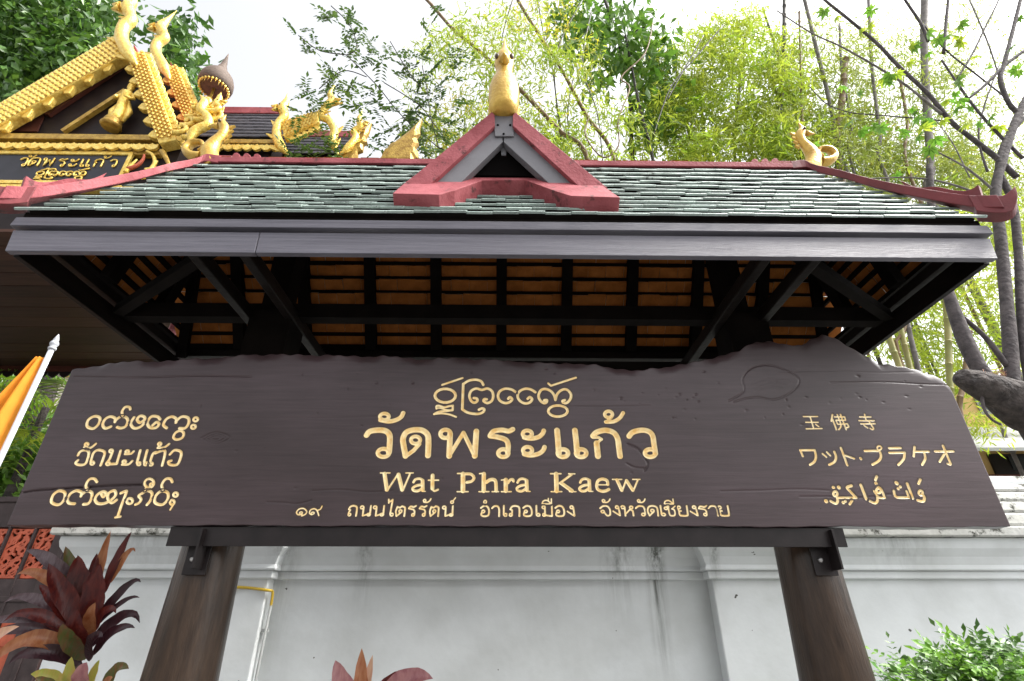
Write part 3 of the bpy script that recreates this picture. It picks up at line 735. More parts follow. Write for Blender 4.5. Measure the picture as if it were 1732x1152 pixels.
ENG += [mapped(g, *E2z) for g in (amk(0),
 'l 58 582,84 588,290;l 18 514,80 642,80;l 16 522,300 652,300;l 28 772,90 628,196;l 16 734,80 812,82;l 48 646,196 776,290;l 14 744,300 826,300',
 amk(765),
 'l 16 1100,216 1210,216;s 38 1214,212 1204,166 1150,146 1096,166 1078,220 1090,270 1140,294 1190,290 1226,272',
 'l 42 1326,158 1384,282;l 22 1390,288 1434,168;l 42 1442,166 1518,282;l 22 1526,288 1580,156;l 16 1270,150 1384,150;l 16 1518,150 1606,150')]
Z3, Z4 = (490, 835, 8.66), (1000, 835, 7.217)
ADDR = zt([('๑', 80, 250)], *Z3, 200, 325) + zt([('๙', 270, 470)], *Z3, 200, 325) + zt([('ถ', 840, 980), ('น', 1015, 1185), ('น', 1205, 1380), ('ไ', 1425, 1520)], *Z3, 172, 328)
ADDR += zt([('ต', 272, 395), ('ร', 430, 525), ('ร', 562, 655), ('ั', 600, 706), ('ต', 690, 808), ('น', 845, 985), ('์', 945, 1010), ('อ', 1312, 1428), ('ำ', 1372, 1412), ('า', 1452, 1556), ('เ', 1592, 1650)], *E1z, 470, 602)
ADDR += zt([('ภ', 12, 146), ('อ', 172, 292), ('เ', 332, 392), ('ม', 412, 542), ('ื', 410, 536), ('อ', 566, 690), ('ง', 716, 815)], *E2z, 470, 602)
ADDR += zt([('จ', 110, 244), ('ั', 142, 256), ('ง', 265, 362), ('ห', 372, 526), ('ว', 545, 672), ('ั', 578, 690), ('ด', 690, 826), ('เ', 848, 916), ('ช', 905, 1048), ('ี', 908, 1032), ('ย', 1066, 1192), ('ง', 1210, 1312), ('ร', 1320, 1434), ('า', 1440, 1562), ('ย', 1566, 1696)], *Z4, 145, 272)
K = (60, 660, 4.8)
BURM = [mapped(g, *K) for g in ('c 24 455,312 418,290 430,240 480,212 522,225 515,270 485,304',
 's 24 612,296 568,310 546,282 564,238 606,215 645,228 646,258;s 24 646,250 690,216 736,222 750,256 730,296 692,308 664,300', 's 22 708,206 704,172 728,138 762,138 770,156',
 's 24 800,222 774,270 800,308 850,300 886,262 886,220 850,210 826,238 848,264 882,244',
 's 24 1012,238 990,215 940,216 910,264 930,304 980,305 1004,276 984,260 954,284',
 's 24 1066,308 1040,282 1064,236 1110,216 1146,236 1142,264;s 24 1142,252 1190,216 1240,226 1246,266 1218,308 1170,310;c 22 1150,402 1122,384 1140,346 1180,330 1205,350 1194,386',
 'o 20 1302,238,18,16', 'o 20 1284,298,18,16')]
LAO = [mapped(g, *K) for g in ('s 22 345,528 362,500 400,486 432,502 426,550 402,600 352,606 326,590 344,570', 'o 18 415,440,14,12;s 20 396,462 446,468 490,436',
 'o 18 462,592,14,13;s 22 450,578 470,512 510,486 560,502 554,545 530,610', 'o 18 615,494,14,12;s 22 626,502 602,560 580,588;o 18 590,596,15,13;l 22 606,600 660,598 692,492',
 'o 18 746,500,14,12;s 20 728,518 775,516 798,498;o 18 722,582,14,12;s 20 704,604 756,602 786,576', 'l 22 852,490 826,588;o 18 842,598,14,12', 'l 22 908,490 882,588;o 18 896,598,14,12',
 'o 18 940,600,14,12;s 22 930,588 954,520 978,504;s 22 976,512 1038,490 1054,512 1030,612', 'o 18 1010,438,13,12;l 16 1004,452 994,468;s 20 994,468 1046,466 1086,438',
 's 22 1094,522 1132,488 1182,502 1180,550 1152,604 1096,606 1080,582 1104,574')]
SHAN = [mapped(g, *K) for g in ('c 24 172,930 130,906 145,850 192,818 238,832 236,880 208,920',
 's 24 318,922 272,916 260,880 290,836 336,816 374,832 370,860;s 24 372,850 416,820 456,832 456,876 430,920 390,926', 's 22 420,806 410,770 438,724 478,720 500,746',
 's 24 536,842 552,866 574,838 548,824 506,846 484,884 504,918 556,920 614,892 652,850 640,816 596,836 588,880 620,914 658,892',
 's 24 694,836 736,820 734,842 700,930 668,1026;l 18 648,1032 690,1026', 'o 22 765,900,24,22',
 's 24 866,838 910,816 946,836 936,890 906,930;s 22 866,838 838,858 858,886 840,916 812,928', 'o 20 925,756,38,36;o 16 942,768,12,12;l 18 900,790 890,812',
 'c 24 1012,930 970,910 976,860 1022,820 1072,832 1076,880 1046,920', 's 22 1036,806 1026,770 1056,724 1096,720 1112,746', 'o 20 1138,848,18,16', 'o 20 1110,910,18,18;l 16 1118,930 1094,970')]
C_ = (1340, 690, 10.825); RR = (1330, 680, 5.4125)
HAN = [mapped(g, *C_) for g in ('l 24 202,160 462,160;l 24 248,265 472,265;l 24 254,385 542,380;l 26 326,164 390,378;l 26 428,302 482,344',
 'l 30 735,126 714,244;l 32 738,216 806,398;l 24 772,166 958,166 972,226 800,226;l 24 800,232 830,302 1006,292;s 26 1006,292 1030,346 992,362;s 26 822,126 882,280 884,350 850,400;l 28 882,122 984,398',
 'l 24 1232,166 1438,166;l 26 1322,118 1350,230;l 24 1218,235 1496,235;l 24 1252,294 1516,290;s 28 1396,240 1450,320 1484,380 1458,396 1426,378;l 26 1312,322 1378,368')]
KANA = [mapped(g, *C_) for g in ('l 40 142,776 406,776;l 38 146,778 190,886;s 42 406,778 430,890 402,985 322,1044',
 'l 34 552,842 620,900;l 34 630,812 692,874;s 42 766,806 798,900 768,990 674,1042', 'l 40 885,734 1004,1052;l 34 962,872 1128,930', 'l 48 1246,924 1254,936', 'l 40 1322,790 1562,788;s 42 1602,806 1620,890 1578,972 1464,1040;o 26 1590,734,40,36')]
KANA += [mapped(g, *RR) for g in ('l 20 938,424 1044,422;l 20 940,466 1082,465;s 21 1080,466 1072,522 1024,576', 'l 20 1172,412 1164,498;l 19 1166,456 1302,455;s 21 1258,460 1270,518 1242,574', 'l 19 1358,453 1528,452;l 22 1432,402 1502,566;l 18 1500,574 1474,566;l 20 1444,478 1402,548')]
AR = (1380, 790, 8.66)
ARAB = [mapped(g, *AR) for g in ('o 34 1535,378,28,34;s 40 1565,402 1590,452 1570,500 1492,488', 'l 36 1528,184 1502,244', 'l 40 1336,244 1418,456', 's 36 1142,350 1156,412 1204,446 1366,446;l 32 1366,446 1326,354', 'l 58 1178,234 1182,238;l 44 1205,316;l 44 1236,290',
 'o 36 920,345,34,34;s 34 906,290 958,330 1008,448;s 30 1008,450 930,446 872,384 852,352;s 36 902,440 902,498 862,528 786,496', 'l 36 890,140 870,190;l 52 880,240', 'l 42 656,264 738,468',
 's 40 520,274 456,302 506,362 588,448;l 32 588,450 330,450;o 36 285,392,28,34;s 38 310,440 320,500 290,534 218,500', 'l 50 256,300;l 58 336,300;l 48 402,520;l 40 432,500;l 34 530,492 496,544', 'l 60 150,500')]
LINES = [('Thai', MAIN), ('Lanna', LANNA), ('Latin', ENG), ('address', ADDR), ('Burmese', BURM), ('Lao', LAO), ('Shan', SHAN), ('Chinese', HAN), ('Japanese', KANA), ('Arabic', ARAB)]

# ------------------------------------------------------------------ the carved board
YB = 2.5
def bxz(u, v): p = at(u, v, YB); return p.x, p.z
def glyph_segs(gl):
    seg = []
    for w, pts in gl:
        q = [bxz(u, v) for u, v in pts]
        for i in range(len(q) - 1):
            r = w * ppm(pts[i][0], pts[i][1], YB) * 0.47
            seg.append((*q[i], *q[i + 1], r))
    return np.array(seg)
def sdf(X, Z, seg):
    d = np.full(X.shape, 9.0)
    for x0, z0, x1, z1, r in seg:
        dx, dz = x1 - x0, z1 - z0; L2 = dx * dx + dz * dz
        if L2 < 1e-12: t = 0.0
        else: t = np.clip(((X - x0) * dx + (Z - z0) * dz) / L2, 0, 1)
        d = np.minimum(d, np.hypot(X - x0 - t * dx, Z - z0 - t * dz) - r)
    return d
TOP = [(122, 626), (151, 620), (177, 615), (208, 612), (249, 610), (312, 608), (359, 604), (416, 600), (468, 598), (535, 600), (598, 601), (670, 603), (727, 607), (779, 605), (831, 608), (900, 613), (960, 614), (1010, 618), (1054, 624), (1085, 627), (1122, 621), (1153, 615), (1189, 610), (1226, 599), (1250, 592), (1266, 583), (1280, 578), (1299, 576), (1330, 582), (1356, 584), (1372, 572), (1392, 566), (1412, 571), (1428, 582), (1450, 593), (1471, 601), (1486, 613), (1523, 620), (1560, 627), (1580, 633), (1592, 639)]
tx = np.array([bxz(*p)[0] for p in TOP]); tz = np.array([bxz(*p)[1] for p in TOP])
xbl, zb = bxz(12, 888); xbr, _ = bxz(1708, 887); xtl = tx[0]; xtr = bxz(1606, 652)[0]
ztr = bxz(1606, 654)[1]
tx = np.append(tx, xtr); tz = np.append(tz, ztr)
NXB, NZB = 1180, 236
U_, V_ = np.meshgrid(np.linspace(0, 1, NXB), np.linspace(0, 1, NZB))
Xc = xbl + U_ * (xbr - xbl)
Xt = xtl + U_ * (xtr - xtl)
zt_ = np.interp(Xt, tx, tz)
zt_ = zt_ + 0.004 * np.sin(Xt * 31) * np.sin(Xt * 13 + 1) + 0.003 * np.sin(Xt * 83)
zbot = zb + 0.002 * np.sin(Xc * 9) + 0.0012 * np.sin(Xc * 41)
X = Xc + V_ * (Xt - Xc); Z = zbot + V_ * (zt_ - zbot)
hollow = 0.0025 * np.sin(X * 2.1 + 1) * np.sin(Z * 6) + 0.0
edge_top = np.clip(1 - (zt_ - Z) / 0.05, 0, 1); hollow = hollow + 0.012 * edge_top ** 2 * (0.5 + 0.5 * np.sin(X * 23))
def groove(pts, w, dep):
    global hollow
    q = cat([(*bxz(u, v), 0) for u, v in pts], 6)
    seg = [(q[i].x, q[i].y, q[i + 1].x, q[i + 1].y, 0) for i in range(len(q) - 1)]
    d = sdf(X, Z, seg); hollow = hollow + dep * np.exp(-(d / w) ** 2)
groove([(38, 833), (70, 829), (120, 826), (180, 822), (240, 820)], 0.0035, 0.012)
groove([(1232, 678), (1258, 662), (1256, 640), (1272, 622), (1300, 617), (1330, 626), (1352, 642), (1340, 662), (1310, 676), (1284, 672), (1262, 674), (1240, 680)], 0.0035, 0.003)
for k_ in range(3): groove([(1270 + 4 * k_, 650 + 6 * k_), (1300, 640 + 7 * k_), (1335 - 6 * k_, 644 + 6 * k_)], 0.004, 0.001)
groove([(1062, 751), (1078, 758), (1090, 772), (1096, 786), (1090, 796)], 0.004, 0.007)
groove([(1060, 784), (1072, 790), (1088, 792)], 0.004, 0.004)
for rr_ in (4, 8, 12): groove([(365 - 2 * rr_, 741), (365, 741 - rr_ * .8), (365 + 2 * rr_, 740), (366, 741 + rr_ * .8), (365 - 2 * rr_, 742)], 0.003, 0.003)
kr = np.random.default_rng(5)
for _ in range(9):                       # drying checks along the grain
    u = kr.uniform(60, 1500); v = kr.uniform(625, 880); L = kr.uniform(60, 300)
    groove([(u, v), (u + L * .35, v + kr.uniform(-3, 3)), (u + L * .7, v + kr.uniform(-4, 4)), (u + L, v + kr.uniform(-5, 5))], 0.0028, kr.uniform(.001, .003))
for _ in range(60):                       # pits and nicks
    u = kr.uniform(120, 1600); v = kr.uniform(620, 880) if kr.random() < .5 else kr.uniform(615, 700)
    if kr.random() < .55: u = kr.uniform(1050, 1560); v = kr.uniform(640, 720)
    x, z = bxz(u, v); a, b = kr.uniform(.003, .010), kr.uniform(.0025, .006)
    ii = (abs(X - x) < .05) & (abs(Z - z) < .04)
    hollow[ii] += kr.uniform(.0015, .005) * np.exp(-((X[ii] - x) / a) ** 2 - ((Z[ii] - z) / b) ** 2)
cut = np.full(X.shape, 9.0)
SB = thing('carved_sign_board', (0, YB, zb), 'long dark wooden sign slab with a wavy natural top edge and gold carved writing', 'sign')
VSLOPE = 1.25
HOLD = []
for ln, glyphs in LINES:
    for gl in glyphs:
        seg = glyph_segs(gl)
        rmax = seg[:, 4].max()
        x0, x1 = min(seg[:, 0].min(), seg[:, 2].min()) - rmax - .012, max(seg[:, 0].max(), seg[:, 2].max()) + rmax + .012
        z0, z1 = min(seg[:, 1].min(), seg[:, 3].min()) - rmax - .012, max(seg[:, 1].max(), seg[:, 3].max()) + rmax + .012
        st = 0.0026 if ln not in ('Thai',) else 0.0032
        gx, gz = np.meshgrid(np.arange(x0, x1, st), np.arange(z0, z1, st))
        d = sdf(gx, gz, seg)
        ii = (X > x0) & (X < x1) & (Z > z0) & (Z < z1)
        cut[ii] = np.minimum(cut[ii], sdf(X[ii], Z[ii], seg))
        HOLD.append((ln, gx, gz, d))
front_y = YB + hollow + np.where(cut < 0.002, 0.026, 0.0) * np.clip((0.002 - cut) / 0.002, 0, 1)
# board mesh: front relief, edges, back
def board():
    n, k = NXB, NZB
    TH = 0.075
    co = np.stack([X, front_y, Z], -1).reshape(-1, 3)
    i = (np.arange(k - 1)[:, None] * n + np.arange(n - 1)[None]).ravel()
    fq = np.stack([i, i + 1, i + n + 1, i + n], -1)
    # back columns: top and bottom rims
    bt = np.stack([X[-1], np.full(n, YB + TH), Z[-1] - .004], -1); bb = np.stack([X[0], np.full(n, YB + TH), Z[0]], -1)
    o1 = len(co); o2 = o1 + n
    co = np.concatenate([co, bt, bb])
    j = np.arange(n - 1); tr = (k - 1) * n + j
    ftop = np.stack([tr, tr + 1, o1 + j + 1, o1 + j], -1)
    fbot = np.stack([j + 1, j, o2 + j, o2 + j + 1], -1)
    fback = np.stack([o2 + j + 1, o2 + j, o1 + j, o1 + j + 1], -1)
    q = np.arange(k - 1)
    faces = [tuple(f) for f in np.concatenate([fq, ftop, fbot, fback]).tolist()]
    faces.append(tuple([r * n for r in range(k)] + [o1, o2])); faces.append(tuple([r * n + n - 1 for r in range(k)][::-1] + [o2 + n - 1, o1 + n - 1]))
    me = bpy.data.meshes.new('board'); me.from_pydata((co - np.array(ORG[SB.name])).tolist(), [], faces)
    me.materials.append(MATS['board'])
    sm = np.zeros(len(faces), bool); sm[:len(fq)] = True; me.polygons.foreach_set('use_smooth', sm)
    return link('board', me, SB)
board()
script_name = {'Thai': 'large Thai', 'Lanna': 'curling Lanna', 'Latin': 'serif Latin', 'address': 'small Thai', 'Burmese': 'round Burmese', 'Lao': 'Lao', 'Shan': 'round Shan', 'Chinese': 'Chinese', 'Japanese': 'Japanese', 'Arabic': 'Arabic'}
for ln, gx, gz, d in HOLD:
    nz_, nx_ = gx.shape
    hol = np.zeros_like(gx)
    gy = YB + 0.0025 * np.sin(gx * 2.1 + 1) * np.sin(gz * 6) + 0.0 - 0.0006 + np.clip(-d, 0, 0.016) * VSLOPE
    keep = (d < 0.0045)
    cell = keep[:-1, :-1] | keep[1:, :-1] | keep[:-1, 1:] | keep[1:, 1:]
    i = (np.arange(nz_ - 1)[:, None] * nx_ + np.arange(nx_ - 1)[None])[cell]
    f = np.stack([i, i + 1, i + nx_ + 1, i + nx_], -1)
    used, inv = np.unique(f, return_inverse=True); inv = inv.reshape(f.shape)
    co = np.stack([gx, gy, gz], -1).reshape(-1, 3)[used] - np.array(ORG[SB.name])
    me = bpy.data.meshes.new('letter'); me.from_pydata(co.tolist(), [], inv.tolist())
    a = me.attributes.new('edge', 'FLOAT', 'POINT'); a.data.foreach_set('value', d.ravel()[used].astype(np.float32))
    me.materials.append(MATS['gilded_carving'])
    me.polygons.foreach_set('use_smooth', np.ones(len(inv), bool))
    o = link('letter', me, SB); tag(o, 'gold %s character carved in the dark board' % script_name[ln])
# ------------------------------------------------------------------ the white boundary wall
YW, YR, XA, XB, XE, XZ = 4.60, 4.72, -1.89, 1.675, -3.455, 11.0
WL = thing('boundary_wall', (0, 4.9, 0), 'white plastered temple wall with a recessed bay and mould-blackened coping', 'wall')
MB().box((XE, YW, 0), (XA, 5.0, 2.7)).build('pier', 'wall_white', WL, bevel=0.01)
MB().box((XB, YW, 0), (XZ, 5.0, 2.7)).build('pier', 'wall_white', WL, bevel=0.01)
MB().box((XA, YR, 0), (XB, 4.999, 2.7)).build('recessed_panel', 'wall_white', WL)
def run(prof, nm, mt):                   # profile (projection, z) carried along the wall and round the bay's returns
    plan = [(XE, YW, -1, -1), (XA, YW, 1, -1), (XA, YR, 1, -1), (XB, YR, -1, -1), (XB, YW, -1, -1), (XZ, YW, 0, -1)]
    n = len(prof); vs = []
    for x, y, ox, oy in plan:
        for p, z in prof: vs.append((x + ox * p, y + oy * p, z))
    back = [(XE, 4.9), (XZ, 4.9)]
    fs = [(i * n + j, (i + 1) * n + j, (i + 1) * n + j + 1, i * n + j + 1) for i in range(5) for j in range(n - 1)]
    fs += [tuple(range(n)), tuple(5 * n + j for j in range(n - 1, -1, -1))]
    MB().add(vs, fs, 0).build(nm, mt, WL, bevel=0.004)
run([(-0.05, 1.895), (0.028, 1.895), (0.034, 1.905), (0.034, 1.955), (-0.05, 1.955)], 'moulding', 'wall_white')
run([(-0.05, 1.957), (0.055, 1.957), (0.06, 1.97), (0.05, 2.0), (0.07, 2.06), (0.11, 2.12), (0.12, 2.16), (0.12, 2.2), (-0.05, 2.2)], 'moulding', 'wall_white')
run([(-0.05, 2.203), (0.165, 2.203), (0.175, 2.215), (0.175, 2.275), (0.16, 2.285), (-0.05, 2.285)], 'cap_band', 'coping')
for k, (a, b, p) in enumerate(((2.29, 2.40, 0.13), (2.405, 2.50, 0.09), (2.505, 2.59, 0.05), (2.595, 2.67, 0.015), (2.675, 2.745, -0.02))):
    run([(-0.06, a), (p + 0.012, a), (p + 0.018, a + 0.02), (p, b - 0.02), (p - 0.02, b), (-0.06, b)], 'coping_course', 'coping')
CP = thing('conduit', (-1.9, 4.6, 0), 'thin white conduit with a yellow elbow running down the bay corner of the white wall', 'pipe')
c0, c1 = at(395, 993, 4.575), at(452, 999, 4.62)
MB().tube(cat([c0, lerp(c0, c1, .5) + Vector((0, 0, 0.006)), Vector((XA + 0.02, 4.585, c1.z)), Vector((XA + 0.04, 4.62, c1.z - 0.005)), Vector((XA + 0.045, 4.63, c1.z - 0.05)), Vector((XA + 0.045, 4.635, c1.z - 0.11))], 4), 0.0105, 8).build('elbow_pipe', 'pipe_yellow', CP)
MB().tube([(XA + 0.045, 4.635, c1.z - 0.10), (XA + 0.03, 4.66, 1.2), (XA + 0.03, 4.66, 0.01)], 0.011, 8).build('down_pipe', 'pipe_white', CP)
MB().box((XA + 0.005, 4.64, 1.52), (XA + 0.055, 4.68, 1.545)).build('clip', 'pipe_white', CP)

# ------------------------------------------------------------------ the temple gatehouse beyond
GH = thing('temple_gatehouse', (-6.0, 6.6, 0), 'tall temple gatehouse with gilded serpent gables over a dark plank ceiling', 'gatehouse')
rg = random.Random(21)
y = 4.95
while y < 8.55:                          # ceiling planks
    w = rg.uniform(0.27, 0.31)
    MB().box((-10.2, y + 0.004, 5.70 + rg.uniform(0, .012)), (-3.3, y + w - 0.004, 5.75)).build('ceiling_plank', 'soffit', GH)
    y += w
MB().box((-10.2, y, 5.60), (-3.3, y + 0.08, 5.78)).build('ceiling_edge', 'gable_brown', GH)
m = MB()
for k in range(34):
    x = -10.2 + k * 0.205; m.prism([(x, y + 0.02, 5.60), (x + 0.2, y + 0.02, 5.60), (x + 0.17, y + 0.02, 5.53), (x + 0.1, y + 0.02, 5.49), (x + 0.03, y + 0.02, 5.53)], (0, 0.03, 0))
tag(m.build('fringe', 'gable_dark', GH), kind='stuff')
for x, yy in ((-8.6, 5.4), (-3.75, 6.2), (-10.0, 8.3), (-3.75, 8.3)):
    MB().box((x - 0.22, yy - 0.22, 0), (x + 0.22, yy + 0.22, 5.70)).build('pillar', 'wall_white', GH, bevel=0.02)
MB().box((-7.75, 5.02, 5.75), (-4.40, 5.4, 7.40)).build('entablature', 'gable_dark', GH)
MB().box((-10.2, 5.4, 5.76), (-3.3, 8.6, 5.9)).build('roof_deck', 'gable_dark', GH)
def strip(nm, u0, u1, v0, v1, Y, mt, depth=0.1, dv=0):
    a, b = at(u0, v1, Y), at(u1, v1 + dv, Y); c = at((u0 + u1) / 2, v0, Y)
    return MB().box((min(a.x, b.x), Y, a.z), (max(a.x, b.x), Y + depth, c.z)).build(nm, mt, GH, bevel=0.006)
strip('cornice', -60, 268, 226, 233, 4.93, 'gold_dark', 0.12)
strip('cornice', -60, 270, 252, 258, 4.95, 'gold_dark', 0.1)
strip('cornice', -60, 268, 312, 319, 4.94, 'gold', 0.1)
def lambrequin(u0, u1, v, Y, step_px, par=None):
    a, b = at(u0, v, Y), at(u1, v, Y); n = max(2, int((u1 - u0) / step_px)); st = (b.x - a.x) / n; h = 0.055
    for k in range(n):
        x = a.x + (k + .5) * st
        pf = [(-.5, .8), (-.42, 1.0), (-.3, .75), (-.12, .9), (0, 1.25), (.12, .9), (.3, .75), (.42, 1.0), (.5, .8), (.5, -.1), (.4, -.5), (.2, -.85), (0, -1.0), (-.2, -.85), (-.4, -.5), (-.5, -.1)]
        MB().prism([(x + p * st, Y, a.z + q * h) for p, q in pf], (0, 0.035, 0)).build('lambrequin', 'gold', GH)
lambrequin(-45, 268, 245, 4.90, 21)
# plaque with raised gilt letters
pq = poly_at([(-40, 308), (196, 308), (221, 262), (-20, 262)], 4.96)
xa, xb_, za, zb2 = pq[0].x + .3, pq[1].x, pq[0].z, pq[2].z
PL = MB().box((-7.35, 4.955, za), (-4.98, 5.01, zb2)).build('plaque', 'plaque', GH)
for lo, hi in (((-7.4, 4.935, zb2 - 0.02), (-4.95, 4.96, zb2 + 0.035)), ((-7.4, 4.935, za - 0.035), (-4.95, 4.96, za + 0.02)), ((-4.985, 4.93, za), (-4.935, 4.97, zb2))):
    MB().box(lo, hi).build('frame', 'gold', PL, bevel=0.006)
def raised(gl, Y, nm, par, rk=1.0, depth=0.03):
    m = MB()
    for w, pts in gl:
        r = w * ppm(*pts[0], Y) * 0.5 * rk
        q = [at(u, v, Y) for u, v in pts]
        if (q[0] - q[-1]).length < 1e-5 and len(q) == 2: continue
        m.tube(q, r, 6)
    m.build(nm, 'gold', par)
pz = (0, 220, 7.873)
for ch, a, b, y0, y1 in (('ว', 215, 330, 368, 482), ('ั', 300, 410, 388, 478), ('ด', 345, 495, 368, 482), ('พ', 530, 680, 372, 484), ('ร', 740, 850, 380, 488), ('ะ', 895, 1010, 384, 488), ('แ', 1045, 1190, 386, 490), ('ก', 1215, 1345, 388, 492), ('้', 1310, 1420, 400, 490), ('ว', 1425, 1530, 392, 494)):
    raised(thai(ch, a / 7.873, b / 7.873, 220 + y0 / 7.873, 220 + y1 / 7.873, 1.15), 4.945, 'letter', PL)
for g in LANNA_RAW:
    raised([(w / 15.5, [((430 + (x - 80) * .44 + (500 - yv) * .20) / 7.873, 220 + (508 + (yv - 55) * .36) / 7.873) for x, yv in pts]) for w, pts in parse(g)], 4.945, 'letter', PL, 1.5)
# tympanum and gables
MB().prism(poly_at([(-72, 232), (286, 232), (216, 76)], 5.06), (0, 0.1, 0)).build('tympanum', 'gable_dark', GH)
MB().prism(poly_at([(70, 190), (205, 103), (212, 108), (82, 194)], 5.0), (0, 0.05, 0)).build('tympanum_beam', 'gable_brown', GH)
MB().prism(poly_at([(-40, 222), (62, 222), (74, 196), (62, 182), (0, 200)], 5.03), (0, 0.02, 0)).build('tympanum_panel', 'gable_brown', GH)
m = MB().prism(poly_at([(102, 219), (106, 222), (212, 153), (209, 149)], 4.98), (0, 0.06, 0)).build('tympanum_rib', 'gold_dark', GH)
def barge(ptsq, Y, depth, nscale, inner, outer, nflame, seed):
    # ptsq: outer-top, outer-foot, inner-foot, inner-top in photo pixels
    A, B_, C2, D = [at(u, v, Y) for u, v in ptsq]
    bb = MB().prism([A, B_, C2, D], (0, depth, 0)).build('barge_board', 'gold', GH, bevel=0.012)
    m = MB()
    for i in range(nscale):
        for j in range(5):
            t = (i + (0.5 if j % 2 else 0) + .3) / (nscale + 1); s = (j + .5) / 5
            c = lerp(lerp(A, B_, t), lerp(D, C2, t), s); ln = (B_ - A).normalized(); wd = (D - A).normalized()
            L_, W_ = (B_ - A).length / nscale * .62, (D - A).length / 5 * .56
            m.add([c - ln * L_ - Vector((0, .004, 0)), c + wd * W_ - Vector((0, .012, 0)), c + ln * L_ - Vector((0, .034, 0)), c - wd * W_ - Vector((0, .012, 0)), c - Vector((0, .030, 0))], [(0, 1, 4), (1, 2, 4), (2, 3, 4), (3, 0, 4)])
    tag(m.build('scale_relief', 'gold', bb), kind='stuff')
    ln = (B_ - A).normalized(); out_ = (A - D).normalized()
    L = (B_ - A).length
    for k in range(nflame):
        p = lerp(A, B_, (k + .5) / nflame); h = L / nflame
        f = [p - ln * h * .40, p + ln * h * .40, p + ln * h * .42 + out_ * h * .18, p + ln * h * .20 + out_ * h * .38, p - ln * h * .30 + out_ * h * .62, p - ln * h * .22 + out_ * h * .34, p - ln * h * .40 + out_ * h * .15]
        MB().prism([q + Vector((0, depth * .2, 0)) for q in f], (0, depth * .5, 0)).build('flame_crest', 'gold', GH, bevel=0.006)
    for k in range(inner):
        p = lerp(D, C2, (k + 1.0) / (inner + .8)); h = 0.12
        f = [p - ln * h * .7, p + ln * h * .7, p + ln * h * .75 - out_ * h * .35, p + ln * h * .35 - out_ * h * .75, p - out_ * h * .9 + ln * h * .1, p - ln * h * .3 - out_ * h * .6, p - ln * h * .55 - out_ * h * .35]
        MB().prism([q + Vector((0, depth * .2, 0)) for q in f], (0, depth * .5, 0)).build('hanging_leaf', 'gold', GH, bevel=0.01)
barge([(243, 86), (298, 236), (268, 242), (213, 90)], 4.84, 0.16, 24, 6, 0, 16, 1)
barge([(199, 58), (-74, 221), (-66, 246), (211, 90)], 4.84, 0.16, 34, 7, 0, 24, 2)
barge([(299, 110), (338, 205), (314, 212), (274, 112)], 5.52, 0.14, 17, 4, 0, 12, 3)
# roof slopes behind the gables, red edged
for (ax, bx_), Y0, Y1, mt in ((((226, 74), (304, 238)), 5.0, 5.6, 'red_trim'), (((288, 104), (345, 212)), 5.66, 7.6, 'red_trim')):
    a, b = at(*ax, Y0), at(*bx_, Y0)
    MB().prism([a, b, b + Vector((0, Y1 - Y0, 0)), a + Vector((0, Y1 - Y0, 0))], (0.03, 0, -0.09)).build('roof_slope', mt, GH)
    MB().prism([(2 * -6.0 - a.x, a.y, a.z), (2 * -6.0 - b.x, b.y, b.z), (2 * -6.0 - b.x, b.y + Y1 - Y0, b.z), (2 * -6.0 - a.x, a.y + Y1 - Y0, a.z)], (-0.03, 0, -0.09)).build('roof_slope', 'roof_dark', GH)
MB().prism(poly_at([(150, 240), (340, 226), (283, 118)], 5.68), (0, 0.1, 0)).build('tympanum', 'gable_dark', GH)
# serpents: S-bodied heads with crests
def naga(px, Y, rpx, nm='serpent_finial', crest=6, side=1, mt='gold'):
    pts = cat([at(u, v, Y) for u, v in px], 5); n = len(pts)
    k = ppm(*px[0], Y)
    prof = [rpx * k * (1.0 - 0.45 * (i / (n - 1)) + 0.30 * math.exp(-((i / (n - 1) - .72) / .10) ** 2)) * (1 if i < n * .85 else max(.1, (n - 1 - i) / (n * .15))) * min(1, .12 + i / 5) for i in range(n)]
    b = MB().tube(pts, prof, 12).build(nm, mt, GH)
    for i in range(crest):
        j = int(n * (.12 + .72 * i / crest)); d = (pts[min(j + 1, n - 1)] - pts[j - 1]).normalized(); o = Vector((-d.z, 0, d.x)) * side
        h = prof[j] * 1.3; p = pts[j] + o * prof[j] * .75
        MB().prism([p - d * h * .6, p + d * h * .6, p + d * h * 1.3 + o * h * 1.2, p + o * h * .5], (0, h * .3, 0)).build('crest', mt, b, bevel=0.004)
    # jaw and horn
    j = int(n * .72); p = pts[j]; r = prof[j]
    for a, bb_ in (((-1.0, .15), (-2.3, .5)), ((-.9, -.5), (-2.0, -.75))):
        MB().tube([p + Vector((a[0] * r * side * -1 * -1, -.3 * r, a[1] * r)), p + Vector((bb_[0] * r * side, -.3 * r, bb_[1] * r))], [r * .6, r * .15], 8).build('jaw', mt, b)
    MB().ball(p + Vector((-.35 * r * side, -r * .85, .35 * r)), r * .22, 8, 6).build('eye', 'bird_eye', b)
    return b
naga([(232, 112), (216, 88), (206, 66), (209, 46), (222, 34), (219, 22), (216, 12), (226, 2), (232, -22)], 4.82, 12, crest=5)
naga([(288, 136), (276, 112), (264, 90), (266, 74), (279, 64), (275, 54), (272, 46), (281, 36), (299, 18)], 5.5, 10, crest=5)
